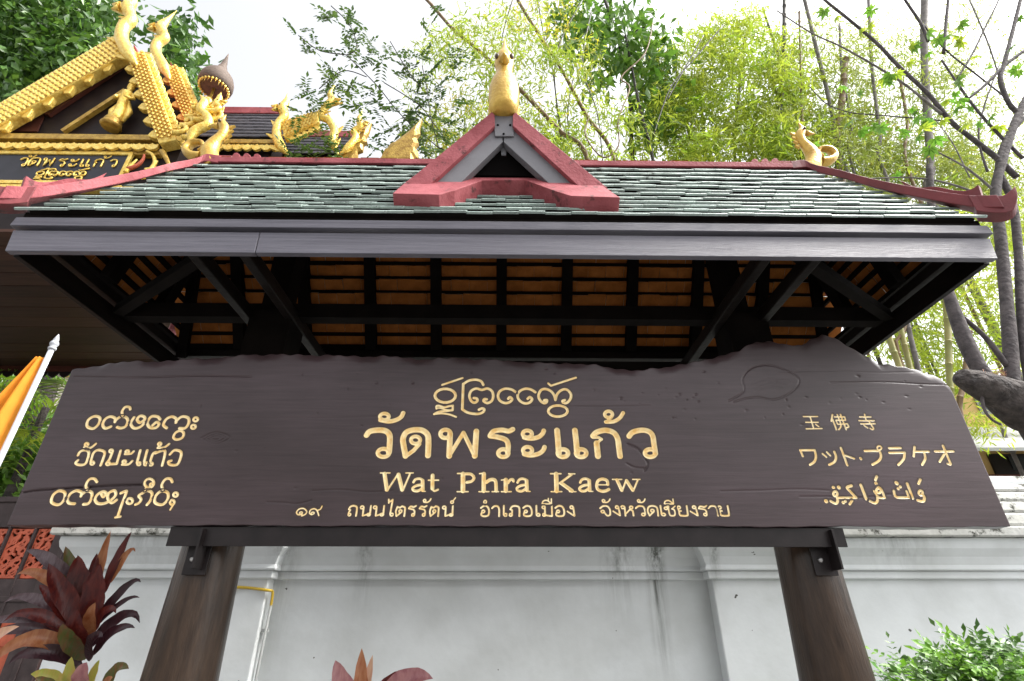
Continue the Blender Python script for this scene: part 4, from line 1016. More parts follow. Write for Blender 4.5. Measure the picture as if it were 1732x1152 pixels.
for k_, (u, v) in enumerate(((306, 218), (318, 206), (326, 192), (340, 196), (352, 188), (346, 172), (362, 182), (366, 196), (335, 215), (322, 226))):
    c = at(u, v, 4.78 + .04 * (k_ % 3)); r = 0.075
    b = MB().tube(cat([c + Vector((-r, 0, -r)), c + Vector((r * .3, 0, -r * .9)), c + Vector((r, 0, 0)), c + Vector((r * .2, 0, r * .9)), c + Vector((-r * .5, 0, r * .3)), c + Vector((0, 0, -.1 * r))], 3), [r * .55 * (1 - .5 * i / 15) for i in range(16)], 7).build('scroll', 'gold', GH)
naga([(318, 240), (330, 222), (352, 210), (350, 196), (340, 186), (346, 172), (338, 160)], 4.75, 9, crest=4)
naga([(352, 214), (362, 202), (372, 194), (366, 182), (370, 170), (374, 156)], 4.9, 7, crest=4, side=-1)
# side wing: red ridge, dark tiled slope, gilt strips
def wing(u0, u1, vr, ve, Yr, Ye, rows):
    a, b = at(u0, vr, Yr), at(u1, vr + 2, Yr); e0, e1 = at(u0, ve, Ye), at(u1, ve + 1, Ye)
    x0, x1 = a.x, b.x; xe = e1.x
    MB().box((x0, Yr - .06, a.z - .15), (x1, Yr + .06, a.z)).build('ridge', 'red_trim', GH, bevel=0.01)
    zt0, zb0 = a.z - .12, e0.z
    MB().add([(x0, Yr, zt0), (x1, Yr, zt0), (xe, Ye, zb0), (x0, Ye, zb0)], [(0, 3, 2, 1)]).build('roof_deck', 'gable_dark', GH)
    for i in range(rows):
        t0, t1 = i / rows, (i + 1.35) / rows
        m = MB(); x = x0; xr = lerp(xe, x1, t0)
        while x < xr - .02:
            w = rg.uniform(.15, .19); q = min(x + w - .004, xr); j = rg.uniform(-.006, .006)
            p0 = Vector((0, lerp(Ye, Yr, t0) - .03, lerp(zb0, zt0, t0) + j)); p1 = Vector((0, lerp(Ye, Yr, min(1, t1)), lerp(zb0, zt0, min(1, t1)) + .01))
            m.prism([(x, p0.y, p0.z), (q, p0.y, p0.z), (q, p1.y, p1.z), (x, p1.y, p1.z)], (0, -.004, .022)); x += w
        tag(m.build('tile_course', 'roof_dark', GH), kind='stuff')
    MB().box((x0, Ye + .012, 5.9), (xe - .1, Yr + .3, zb0 + .03)).build('wing_wall', 'gable_dark', GH)
wing(352, 478, 185, 234, 5.8, 5.3, 8)
wing(440, 604, 224, 262, 6.0, 5.6, 6)
strip('cornice', 352, 476, 235, 241, 5.24, 'gold_dark', 0.1, 0)
strip('cornice', 352, 472, 243, 252, 5.26, 'plaque', 0.05, 0)
lambrequin(345, 474, 248, 5.22, 16)
strip('cornice', 352, 606, 269, 276, 5.30, 'gold_dark', 0.2, 0)
naga([(488, 262), (474, 246), (468, 226), (472, 208), (482, 196), (478, 184), (484, 172), (486, 158)], 5.15, 9, crest=5)
barge([(476, 206), (536, 188), (540, 206), (480, 232)], 5.14, 0.12, 9, 5, 0, 8, 5)
naga([(572, 262), (562, 240), (566, 222), (556, 204), (540, 196), (552, 180), (562, 170), (558, 158), (566, 144)], 5.2, 8, crest=5, side=-1)
naga([(574, 262), (590, 248), (602, 232), (598, 222), (610, 214), (608, 202), (614, 184)], 5.3, 7, crest=5, side=-1)
for pts in ([(572, 268), (579, 258), (583, 259), (589, 249), (594, 246), (603, 232), (614, 219), (628, 207), (623, 224), (618, 232), (621, 240), (614, 244), (613, 254), (605, 257), (604, 266), (592, 278)],
            [(630, 280), (645, 265), (651, 252), (656, 250), (660, 243), (669, 239), (690, 223), (714, 200), (710, 214), (710, 226), (704, 232), (708, 242), (701, 250), (707, 256), (706, 266), (700, 268), (699, 282)]):
    ff = poly_at(pts, 5.35); c = sum(ff, Vector()) / len(ff)
    mid = [lerp(p, c, .35) - Vector((0, .035, 0)) for p in ff]; n = len(ff)
    m = MB().add(ff + mid, [(i, (i + 1) % n, n + (i + 1) % n, n + i) for i in range(n)] + [tuple(range(n, 2 * n))]); m.prism([p + Vector((0, .003, 0)) for p in ff], (0, .05, 0))
    f = m.build('flame_finial', 'gold_dark', GH)  # darker gold puts the back-lit shade into the flames' colour
    tag(f, 'gilt flame finial with back-lit shade in its colour, standing above the green roof')
MB().box((at(560, 290, 5.5).x, 5.5, 5.9), (at(740, 290, 5.5).x, 5.7, at(640, 284, 5.45).z)).build('wing_wall', 'gable_dark', GH)
# guardian ornaments beside the plaque
for pts, mt, r in (([(236, 300), (252, 290), (262, 276), (258, 262), (248, 256)], 'gold', 5), ([(214, 300), (230, 296), (244, 300), (256, 292)], 'gold', 5), ([(216, 286), (232, 280), (242, 270), (244, 262)], 'gate_red', 4), ([(212, 292), (222, 280), (232, 270)], 'gold', 4), ([(246, 288), (258, 284), (266, 272)], 'gold', 4), ([(274, 256), (282, 270), (290, 290)], 'gold_dark', 5), ([(268, 292), (276, 282), (284, 292)], 'gold_dark', 4)):
    q = cat([at(u, v, 4.90) for u, v in pts], 4); k = ppm(*pts[0], 4.9)
    MB().tube(q, [r * k * (1 - .6 * i / len(q)) for i in range(len(q))], 8).build('scroll', mt, GH)
# gable figure
c = at(186, 216, 4.93)
ST = MB().lathe(c, [(0.10, 0), (0.13, .03), (0.12, .06), (0.09, .08), (0.11, .11), (0.10, .14), (0.06, .16)], 18).build('statue_base', 'gold_dark', GH)
bd = MB().tube(cat([c + Vector((x, 0, z)) for x, z in ((0, .14), (.02, .34), (-.012, .52), (0, .66), (0, .73), (0, .78), (0, .85), (0, .95), (0, 1.08))], 2),
    [.075, .07, .066, .062, .058, .062, .072, .076, .054, .030, .034, .047, .049, .042, .03, .012, .004], 12).build('statue', 'gold', GH)
for s in (-1, 1):
    MB().tube(cat([c + Vector((s * .075, 0, .68)), c + Vector((s * .14, -.02, .57)), c + Vector((s * .05, -.09, .55))], 3), [.028, .028, .026, .024, .022, .02, .016], 8).build('arm', 'gold', bd)
    MB().tube([c + Vector((s * .05, .02, .56)), c + Vector((s * .12, .03, .36)), c + Vector((s * .09, .03, .15))], [.018, .045, .02], 8).build('sash', 'gold', bd)
# gate leaf with pierced red panels
YD = 7.2
GT = thing('wooden_gate', (-6.2, YD, 0), 'dark wooden gate with pierced orange-red fretwork panels beside the white wall', 'gate')
def fret(x0, x1, z0, z1, arched=False):
    st = 0.0085
    gx, gz = np.meshgrid(np.arange(x0, x1 + st * .5, st), np.arange(z0, z1 + st * .5, st))
    a, b = (gx - x0) / (x1 - x0), (gz - z0) / (x1 - x0)
    t1 = np.abs(((a - .5) - .28 * np.sin(b * 5.2)) + 0.10 * np.sin(b * 17)); t2 = np.abs(((a - .5) + .28 * np.sin(b * 5.2)) + 0.10 * np.sin(b * 17 + 2))
    t3 = np.abs(np.hypot((a % .5) - .25, (b % .42) - .21) - .13)
    t4 = np.abs(np.sin(a * 9 + 2.0 * np.sin(b * 7)) * np.sin(b * 8 + 1.7 * np.sin(a * 6)))
    edge = np.minimum(np.minimum(a, 1 - a), np.minimum(b, (z1 - z0) / (x1 - x0) - b))
    solid = (t1 < .075) | (t2 < .075) | (t3 < .045) | (t4 > .42) | (edge < .06)
    c = solid[:-1, :-1] & solid[1:, 1:]
    n = gx.shape[1]
    i = (np.arange(gx.shape[0] - 1)[:, None] * n + np.arange(n - 1)[None])[c]
    f = np.stack([i, i + 1, i + n + 1, i + n], -1); used, inv = np.unique(f, return_inverse=True); inv = inv.reshape(f.shape)
    co = np.stack([gx, np.full(gx.shape, YD), gz], -1).reshape(-1, 3)[used] - np.array(ORG[GT.name])
    me = bpy.data.meshes.new('fretwork_panel'); me.from_pydata(co.tolist(), [], inv.tolist()); me.materials.append(MATS['gate_red'])
    o = link('fretwork_panel', me, GT); sm = o.modifiers.new('thickness', 'SOLIDIFY'); sm.thickness = 0.03; sm.offset = -1
XP = [(-7.42, -7.12), (-7.06, -6.76), (-6.73, -6.43), (-6.395, -6.095), (-6.055, -5.80), (-5.40, -5.10), (-5.06, -4.76)]
for a, b in XP:
    fret(a, b, 2.065, 2.655)
    lp = MB().box((a, YD + .01, 0.5), (b, YD + .04, 1.62)).build('lower_panel', 'gate_red', GT, bevel=0.008)
    MB().lathe(((a + b) / 2, YD + .012, 1.42), [(.10, 0), (.10, .008), (.085, .012)], 20, axis=(0, -1, 0)).build('roundel', 'gate_red', lp)
for z0, z1 in ((2.665, 3.03), (1.63, 2.055), (0.05, .49)): MB().box((-7.5, YD - .03, z0), (-4.7, YD + .06, z1)).build('rail', 'gate_wood', GT, bevel=0.01)
MB().box((-7.5, YD - .06, 2.98), (-4.7, YD + .08, 3.05)).build('head_rail', 'gate_wood', GT, bevel=0.01)
MB().box((-7.5, YD - .05, 1.80), (-4.7, YD - .03, 1.86)).build('rail_bead', 'gate_wood', GT, bevel=0.006)
xs = [(-7.5, -7.425), (-7.115, -7.065), (-6.755, -6.735), (-6.425, -6.40), (-6.09, -6.06), (-5.795, -5.405), (-5.095, -5.065)]
for a, b in xs: MB().box((a, YD - .04, 0.05), (b, YD + .07, 2.98)).build('stile', 'gate_wood', GT, bevel=0.008)
MB().box((-5.66, YD - .055, 0.05), (-5.60, YD - .04, 2.98)).build('stile_bead', 'gate_wood', GT, bevel=0.006)
MB().box((-7.5, YD + .12, 0.05), (-4.7, YD + .15, 2.98)).build('backing', 'black', GT)

# ------------------------------------------------------------------ hanging finial: a ceremonial umbrella on the gatehouse
cu = at(362, 150, 5.6); UM = thing('ceremonial_umbrella', cu - Vector((0, 0, 1.0)), 'brown bell-shaped ceremonial umbrella with a gold fringe on a pole above the serpents', 'umbrella')
MB().tube([cu - Vector((0, 0, 1.5)), cu + Vector((0, 0, .35))], .02, 8).build('pole', 'gold_dark', UM)
MB().lathe(cu, [(.225, .0), (.25, .03), (.262, .10), (.255, .19), (.225, .28), (.17, .36), (.12, .42), (.085, .48), (.07, .54), (.05, .60), (.045, .66), (.03, .74), (.02, .82), (.004, .92)], 28).build('canopy', 'umbrella_brown', UM)
m = MB()
for k in range(26):
    a = 2 * math.pi * k / 26; p = cu + Vector((.215 * math.cos(a), .215 * math.sin(a), .005))
    m.ball(p + Vector((0, 0, -.01)), (.022, .022, .03), 6, 5); m.tube([p, p - Vector((0, 0, .09 + .03 * (k % 2)))], [.006, .002], 4)
tag(m.build('fringe', 'gold', UM), kind='stuff')

# ------------------------------------------------------------------ flag on its pole
ft = at(88, 590, 4.0); FX, FY = ft.x, 4.0
FL = thing('flagpole', (FX, FY, 0), 'white flagpole with a turned finial carrying a furled orange flag by the gate', 'flag')
MB().tube([(FX, FY, 0), (FX, FY, ft.z)], .021, 14).build('pole', 'white_paint', FL)
MB().lathe((FX, FY, ft.z - .01), [(.022, 0), (.030, .005), (.030, .02), (.022, .03), (.030, .045), (.033, .06), (.028, .075), (.018, .085), (.022, .095), (.014, .12), (.003, .15)], 16).build('finial', 'white_paint', FL)
m = MB(); vs = []; NU, NV = 26, 22
for i in range(NU):
    for j in range(NV):
        s, t = i / (NU - 1), j / (NV - 1)           # s across, t down
        spread = .06 + .50 * t ** .8
        fold = .055 * math.sin(s * 13 + t * 2.0) * (.35 + t)
        vs.append((FX - .02 - s * spread * .95, FY - .02 + fold - .10 * s * t, ft.z - .07 - 1.15 * t - .30 * s * (t ** .5) - .02))
fs = [(i * NV + j, i * NV + j + 1, (i + 1) * NV + j + 1, (i + 1) * NV + j) for i in range(NU - 1) for j in range(NV - 1)]
m.add(vs, fs, 0, True).build('flag_cloth', 'orange_cloth', FL)

# ------------------------------------------------------------------ the yellow house past the wall
HS = thing('yellow_house', (7.6, 10.5, 0), 'yellow plastered house with a grey awning glimpsed between the tree and the wall', 'house')
a, b = at(1655, 760, 9.6), at(1850, 560, 9.6)
MB().box((a.x - .3, 9.6, 0), (13.5, 12, at(1700, 650, 9.6).z)).build('wall', 'house_yellow', HS)
r0, r1 = at(1640, 757, 8.6), at(1745, 728, 8.6)
MB().prism([(r0.x, 8.5, r0.z - .03), (13, 8.5, r0.z + .02), (13, 9.598, r0.z + .75), (r0.x + .15, 9.598, r0.z + .7)], (0, 0, -.06)).build('awning', 'house_grey', HS)
w0, w1 = at(1686, 802, 9.56), at(1745, 768, 9.56)
wd = MB().box((w0.x, 9.56, w0.z), (w1.x + .8, 9.598, w1.z)).build('window', 'house_dark', HS)
MB().box((w0.x + .35, 9.545, w0.z + .06), (w0.x + .8, 9.56, w1.z - .05)).build('pane', 'glass', wd)
MB().box((a.x - .2, 9.50, w0.z - .10), (13, 9.598, w0.z - .02)).build('sill', 'house_red', HS)
p0, p1 = at(1700, 765, 9.57), at(1712, 748, 9.57)
MB().box((p0.x, 9.575, p0.z), (p1.x, 9.598, p1.z)).build('vent', 'house_grey', HS)
w0, w1 = at(1660, 700, 9.58), at(1700, 672, 9.58)
wd = MB().box((w0.x, 9.575, w0.z), (w1.x, 9.598, w1.z)).build('window', 'house_grey', HS)
MB().box((w0.x + .05, 9.57, w0.z + .05), (w1.x - .05, 9.575, w1.z - .05)).build('pane', 'glass', wd)
# pale house glimpsed through the gate opening
HP = thing('pale_house', (-12, 15, 0), 'pale pink house wall glimpsed through the gate opening behind the palms', 'house')
a = at(62, 690, 14); b = at(140, 628, 14)
MB().box((a.x, 14, 0), (b.x + 2, 17, b.z - .2)).build('wall', 'house_pale', HP)
MB().box((a.x + .05, 13.9, b.z - .2), (b.x + 2.1, 17.1, b.z)).build('parapet', 'house_yellow', HP)
MB().box((b.x - 1.4, 13.96, a.z), (b.x - 1.1, 13.998, b.z - .3)).build('pilaster', 'house_yellow', HP)
# ------------------------------------------------------------------ vegetation
def leaf_cloud(name, parent, P, D, Nn, Ln, Wd, mt, kind='stuff', droop=0.0):
    """many real leaf blades: base, two shoulders, tip, folded along the midrib"""
    P, D, Nn = (np.asarray(a, float) for a in (P, D, Nn)); Ln = np.asarray(Ln, float)[:, None]; Wd = np.asarray(Wd, float)[:, None]
    D = D / np.maximum(1e-9, np.linalg.norm(D, axis=1, keepdims=True))
    S = np.cross(D, Nn); S /= np.maximum(1e-9, np.linalg.norm(S, axis=1, keepdims=True)); Nn = np.cross(S, D)
    dn = np.array([0, 0, -1.0])
    m1 = P + D * Ln * 0.45
    v = np.stack([P, m1 + S * Wd * .5 + Nn * Wd * .18, P + D * Ln + dn * Ln * droop, m1 - S * Wd * .5 + Nn * Wd * .18, m1 + dn * Ln * droop * .2], 1)
    n = len(P); b = np.arange(n)[:, None] * 5
    f = np.concatenate([b + np.array([[0, 1, 4]]), b + np.array([[1, 2, 4]]), b + np.array([[2, 3, 4]]), b + np.array([[3, 0, 4]])])
    co = v.reshape(-1, 3) - np.array(ORG[parent.name])
    me = bpy.data.meshes.new(name)
    me.vertices.add(len(co)); me.vertices.foreach_set('co', co.ravel())
    me.loops.add(f.size); me.loops.foreach_set('vertex_index', f.ravel().astype(np.int32))
    me.polygons.add(len(f)); me.polygons.foreach_set('loop_start', np.arange(0, f.size, 3, dtype=np.int32)); me.polygons.foreach_set('loop_total', np.full(len(f), 3, np.int32))
    me.polygons.foreach_set('use_smooth', np.ones(len(f), bool))
    me.materials.append(MATS[mt]); me.update(calc_edges=True)
    o = link(name, me, parent)
    if kind: o['kind'] = kind
    return o
def unit(n, rng=RNG):
    d = rng.normal(size=(n, 3)); return d / np.linalg.norm(d, axis=1, keepdims=True)
def sample_px(regs, rng=RNG, clump=0.0):
    """regs: (u, v, ru, rv, Ynear, Yfar, n) -> points spread through that part of the crown"""
    out = []
    for u, v, ru, rv, ya, yb, n in regs:
        if clump:                        # sprays: leaves gather round drooping branch ends
            m_ = max(3, int(n / clump)); r = np.sqrt(rng.random(m_)); t = rng.random(m_) * 2 * np.pi
            cu_, cv_, cy_ = u + ru * r * np.cos(t), v + rv * r * np.sin(t), rng.uniform(ya, yb, m_)
            k_ = rng.integers(0, m_, n); du = rng.normal(size=n); sl = rng.normal(size=m_) * .9
            for q_ in range(n):
                j = k_[q_]; out.append(at(cu_[j] + du[q_] * 15, cv_[j] + du[q_] * 15 * sl[j] + rng.normal() * 5 + abs(du[q_]) * 5, cy_[j] + rng.normal() * .15))
            continue
        r = np.sqrt(rng.random(n)); t = rng.random(n) * 2 * np.pi; Y = rng.uniform(ya, yb, n)
        for k in range(n): out.append(at(u + ru * r[k] * math.cos(t[k]), v + rv * r[k] * math.sin(t[k]), Y[k]))
    return np.array([tuple(p) for p in out])
def clusters(C, per, spread, ln, wd, rng=RNG, down=0.6, jit=0.25):
    n = len(C) * per; P = np.repeat(C, per, 0) + rng.normal(size=(n, 3)) * spread
    D = unit(n) + np.array([0, 0, -down]); L = ln * rng.uniform(1 - jit * 1.5, 1 + jit, n)
    return P, D, unit(n), L, L * wd
def stem_px(pts, Y, w, parent, nm, mt, nodes=0.0, ground=False, n=7, w2=None, rise=0):
    """a stem through photo points; Y one depth or a list; w pixel width"""
    Ys = Y if hasattr(Y, '__len__') else [Y] * len(pts)
    q = [at(u, v, yy) for (u, v), yy in zip(pts, Ys)]
    if ground:
        e = q[-1]; q += [Vector((e.x + (e.x - q[-2].x) * .15, e.y, e.z * .5)), Vector((e.x + (e.x - q[-2].x) * .2, e.y, 0.0))]
    w2 = w if w2 is None else w2
    r0, r1 = w * ppm(*pts[0], Ys[0]) * .5, w2 * ppm(*pts[-1], Ys[-1]) * .5
    c = cat(q, 5); k = len(c); rad = [lerp(r0, r1, i / (k - 1)) * (1 + .10 * mnoise.noise(c[i] * 3)) for i in range(k)]
    if nodes:
        ln = np.concatenate([[0], np.cumsum([(c[i + 1] - c[i]).length for i in range(k - 1)])]); c2, r2 = [], []
        def pt(d):
            d = min(d, ln[-1] - 1e-6); i = int(np.searchsorted(ln, d, side='right')) - 1; i = min(i, k - 2); t_ = (d - ln[i]) / max(1e-9, ln[i + 1] - ln[i])
            return c[i].lerp(c[i + 1], t_), lerp(rad[i], rad[i + 1], t_)
        d0 = 0.0
        while d0 < ln[-1]:
            for dd, f in ((0, 1.0), (.008, 1.10), (.02, 1.10), (.03, .98), (nodes * .5, .97), (nodes - .01, .99)):
                if d0 + dd < ln[-1]: p_, r_ = pt(d0 + dd); c2.append(p_); r2.append(r_ * f)
            d0 += nodes
        c2.append(c[-1]); r2.append(rad[-1]); c, rad = c2, r2
    return MB().tube(c, rad, n).build(nm, mt, parent)

# golden bamboo leaning behind the dormer
B1 = thing('bamboo_clump', (1.2, 8.2, 0), 'loose bamboo with brown leaning canes and yellow-green leaves behind the dormer bird', 'bamboo', 'bamboo growing behind the wall')
stem_px([(700, -20), (727, 5), (765, 48), (807, 83), (838, 111), (868, 141), (895, 167), (948, 223), (998, 282)], 7.6, 5, B1, 'culm', 'culm_brown', .45, True, w2=9)
stem_px([(862, -30), (876, 0), (908, 53), (948, 114), (993, 197), (1043, 282)], 7.9, 5, B1, 'culm', 'culm_brown', .45, True, w2=8)
stem_px([(1058, 60), (1078, 162), (1088, 205), (1107, 282)], 8.6, 4, B1, 'culm', 'culm_dark', .45, True, w2=7)
for p in ([(908, -10), (921, 66), (934, 114), (942, 181), (949, 239)], [(985, 0), (948, 70), (938, 130), (950, 230)], [(870, -10), (850, 60), (848, 120)], [(1000, 20), (985, 110), (1010, 190), (1020, 282)], [(970, 130), (960, 190), (966, 250)], [(1224, 42), (1173, 101), (1134, 149), (1105, 230)], [(1190, 60), (1150, 130), (1128, 170)]):
    stem_px(p, 8.0, 2.2, B1, 'cane', 'culm_dark')
stem_px([(1104, 40), (1091, 90), (1051, 130), (1065, 149), (1046, 202), (1046, 247), (1019, 266), (990, 228), (998, 194)], 7.4, 2.4, B1, 'vine', 'culm_brown')
C = sample_px([(800, 60, 90, 60, 7, 8.5, 220), (905, 60, 90, 70, 7, 8.5, 210), (780, 190, 90, 90, 7, 8.5, 260), (930, 170, 110, 100, 7.2, 9, 330), (1020, 230, 90, 60, 7.2, 9, 260), (850, 260, 150, 35, 8, 9.5, 200), (740, 240, 60, 50, 7.5, 9, 70)], clump=10)
leaf_cloud('foliage', B1, *clusters(C, 8, .13, .19, .18, down=.9), 'leaf_bamboo')
C = sample_px([(880, 110, 140, 110, 7, 8.5, 110), (780, 200, 70, 80, 7, 8.5, 80), (900, 30, 80, 40, 7, 8, 40)])
leaf_cloud('yellow_foliage', B1, *clusters(C, 6, .10, .16, .17, down=.9), 'leaf_yellow')
# dense bamboo to the right of it
B2 = thing('bamboo_clump', (5.2, 9.5, 0), 'dense lime-green bamboo thicket rising behind the ridge', 'bamboo', 'bamboo growing behind the wall')
for p in ([(1290, 13), (1314, 86), (1343, 183), (1358, 222), (1370, 290)], [(1140, 100), (1160, 200), (1178, 290)], [(1180, 130), (1190, 210), (1196, 290)], [(1260, 60), (1250, 160), (1246, 290)], [(1290, 100), (1310, 150), (1330, 210), (1340, 290)]):
    stem_px(p, 9.6, 4, B2, 'culm', 'culm_dark', .5, True, w2=6)
C = sample_px([(1215, 170, 130, 120, 8.2, 10.2, 1050), (1290, 150, 70, 130, 8.2, 10.2, 520), (1150, 230, 100, 60, 8.2, 10.2, 400), (1235, 70, 80, 50, 8.5, 10, 260), (1300, 250, 120, 40, 8.5, 10.2, 330), (1120, 130, 60, 60, 8.5, 10, 100), (1380, 200, 60, 90, 8.6, 10, 160)], clump=14)
leaf_cloud('foliage', B2, *clusters(C, 8, .17, .24, .17, down=.35), 'leaf_bamboo')
# tall thin bamboo against the sky
B3 = thing('bamboo_clump', (8.5, 10.0, 0), 'open bamboo with tall thin culms and feathery leaves against the sky', 'bamboo', 'bamboo growing behind the wall')
for p, w, mt in (([(1329, -20), (1327, 0), (1326, 130), (1320, 274)], 7, 'culm_dark'), ([(1430, 100), (1426, 157), (1422, 297)], 11, 'culm_brown'), ([(1355, -20), (1361, 0), (1382, 86), (1397, 146), (1410, 204), (1421, 261)], 6, 'bark_grey'),
                 ([(1468, -20), (1469, 0), (1474, 104), (1481, 170), (1489, 235), (1494, 287)], 5, 'bark_grey'), ([(1352, 20), (1353, 60), (1357, 209), (1360, 290)], 4, 'culm_brown'), ([(1420, 40), (1424, 120), (1440, 210), (1444, 290)], 4, 'bark_grey'), ([(1520, 120), (1535, 210), (1540, 300)], 5, 'culm_brown'), ([(1565, -20), (1564, 0), (1563, 78), (1568, 183), (1575, 287), (1578, 345)], 11, 'bark_grey')):
    stem_px(p, 9.0, w, B3, 'culm', mt, .5 if mt != 'bark_grey' else 0, True)
C = sample_px([(1390, 160, 100, 140, 8.6, 10.5, 950), (1510, 170, 130, 150, 8.6, 11, 1200), (1650, 160, 110, 160, 9, 11, 800), (1440, 260, 120, 60, 9, 11, 560), (1580, 300, 150, 70, 9, 11, 1050), (1690, 330, 70, 90, 9, 11, 600)], clump=12)
leaf_cloud('foliage', B3, *clusters(C, 7, .17, .21, .14, down=.7), 'leaf_bamboo_fine')
C = sample_px([(1520, 300, 190, 60, 9, 11, 150), (1450, 170, 140, 130, 9, 10.5, 90)])
leaf_cloud('yellow_foliage', B3, *clusters(C, 6, .14, .19, .13, down=.7), 'leaf_yellow')
# green culms below the eave
B4 = thing('bamboo_clump', (6.2, 7.2, 0), 'stout green and yellow bamboo culms seen below the eave beside the forked tree', 'bamboo', 'bamboo growing behind the wall')
for p, w, mt in (([(1480, 480), (1505, 575), (1521, 620), (1540, 690)], 10, 'culm_green'), ([(1500, 470), (1524, 560), (1540, 625), (1562, 710)], 9, 'culm_green'), ([(1520, 480), (1539, 566), (1554, 628), (1575, 710)], 8, 'bark_grey'), ([(1598, 470), (1604, 572), (1607, 648), (1622, 720)], 10, 'culm_green'), ([(1640, 560), (1632, 640), (1628, 720)], 9, 'culm_brown'), ([(1545, 500), (1530, 560), (1520, 600)], 6, 'culm_brown')):
    stem_px(p, 7.0, w, B4, 'culm', mt, .42, True)
C = sample_px([(1560, 520, 110, 70, 7.2, 9, 300), (1640, 470, 100, 110, 7.2, 9.5, 420), (1700, 420, 60, 90, 7.2, 9.5, 220), (1660, 600, 90, 60, 7.4, 9.5, 200), (1530, 580, 50, 40, 7.5, 9, 80), (1690, 690, 60, 40, 7.5, 8.5, 50)], clump=10)
leaf_cloud('foliage', B4, *clusters(C, 7, .13, .17, .16, down=.6), 'leaf_bamboo')

# forked tree behind the wall
T1 = thing('forked_tree', (8.2, 5.6, 0), 'dark forked tree with arching bare limbs and bright lobed leaves behind the white wall', 'tree')
tk = [(1620, 634, 5.35, 8), (1625, 637, 5.36, 30), (1636, 642, 5.38, 36), (1662, 652, 5.4, 46), (1696, 668, 5.45, 62), (1735, 692, 5.5, 78), (1790, 735, 5.55, 90)]
q = [at(u, v, Y) for u, v, Y, w in tk]; rr = [w * ppm(u, v, Y) * .5 for u, v, Y, w in tk]
q += [Vector((q[-1].x + .35, 5.6, 1.2)), Vector((q[-1].x + .45, 5.6, 0))]; rr += [rr[-1] * 1.05, rr[-1] * 1.3]
c = cat(q, 12); rad = np.interp(np.linspace(0, 1, len(c)), np.linspace(0, 1, len(rr)), rr)
mb = MB().tube(c, [r * (1 + .12 * mnoise.noise(p * 4)) for r, p in zip(rad, c)], 32)
for v_i in range(len(mb.v)):
    p = Vector(mb.v[v_i]); d = mnoise.noise(p * 5) * .035 + mnoise.noise(p * 16) * .014; mb.v[v_i] = (p.x + d, p.y + d, p.z + d * .5)
mb.build('trunk', 'bark_dark', T1)
def limb(pts, w, w2, mt='bark_limb', Y=5.4): stem_px(pts, Y, w * (.8 if w > 16 else .64), T1, 'limb', mt, n=10, w2=w2 * (.8 if w > 16 else .64))
limb([(1675, 650), (1652, 616), (1632, 575), (1615, 530), (1602, 490), (1586, 440), (1577, 390), (1575, 345), (1572, 280)], 34, 12)
limb([(1716, 680), (1710, 600), (1702, 505), (1692, 400), (1684, 327), (1696, 269), (1718, 204), (1745, 150)], 28, 14)
limb([(1752, 700), (1734, 600), (1726, 505), (1722, 420), (1712, 340), (1690, 287), (1703, 235), (1731, 198)], 20, 12)
limb([(1704, 620), (1668, 572), (1630, 538), (1606, 520)], 15, 9)
limb([(1720, 300), (1684, 266), (1645, 235), (1609, 206), (1570, 159), (1520, 112), (1483, 73), (1437, 34), (1395, 0), (1370, -25)], 15, 6)
limb([(1593, 193), (1564, 170), (1528, 141), (1473, 107), (1421, 78), (1371, 55), (1314, 18)], 8, 3, 'bark_grey')
limb([(1674, 348), (1653, 328), (1603, 310), (1550, 301), (1491, 301), (1441, 305)], 7, 3, 'bark_grey')
limb([(1690, 335), (1677, 319), (1633, 283), (1585, 257)], 8, 4, 'bark_grey')
limb([(1600, 205), (1551, 200), (1476, 194), (1437, 190), (1397, 175), (1369, 146)], 4, 2)
limb([(1596, 90), (1600, 40), (1604, 0), (1606, -20)], 8, 7); limb([(1570, 70), (1557, 39), (1531, 0), (1522, -20)], 8, 6)
limb([(1731, 198), (1708, 177), (1692, 136), (1698, 110), (1711, 60), (1726, 0), (1730, -20)], 13, 8)
limb([(1732, 86), (1698, 112), (1666, 144), (1638, 167)], 9, 6); limb([(1619, 133), (1645, 91), (1666, 47), (1687, 5), (1692, -15)], 5, 4)
limb([(1730, 268), (1684, 222), (1645, 177), (1614, 133), (1593, 102)], 9, 5)
limb([(1560, 40), (1600, 85), (1650, 125), (1700, 165), (1740, 205)], 4, 4); limb([(1640, 0), (1670, 70), (1690, 130)], 4, 4, 'bark_grey')
limb([(1670, 290), (1655, 230), (1668, 170), (1690, 110)], 6, 3); limb([(1640, 300), (1610, 240), (1580, 200)], 4, 2, 'bark_grey')
limb([(1660, 660), (1664, 690), (1676, 708), (1692, 718)], 9, 5)
# lobed leaves: one mesh, many leaves
def lobed():
    m = MB(); n = 7
    for k in range(n):
        a = R(-120 + 240 * k / (n - 1)); L = .5 * (1 - .35 * abs(k - 3) / 3)
        d = Vector((math.sin(a), math.cos(a), 0)); s = Vector((d.y, -d.x, 0))
        z = lambda t: Vector((0, 0, -.16 * t * t))
        m.add([Vector((0, 0, 0)), d * L * .45 + s * L * .21 + z(.4), d * L + z(1), d * L * .45 - s * L * .21 + z(.4), d * L * .5 + z(.4) - Vector((0, 0, .03)), d * L * .25 + s * L * .15 + z(.2), d * L * .25 - s * L * .15 + z(.2)], [(0, 5, 4), (5, 1, 4), (1, 2, 4), (2, 3, 4), (3, 6, 4), (6, 0, 4)], 0, True)
    return m
LM = [lobed().mesh('leaf', mt) for mt in ('leaf_papaya', 'leaf_bamboo', 'leaf_mid')]
rl = random.Random(8)
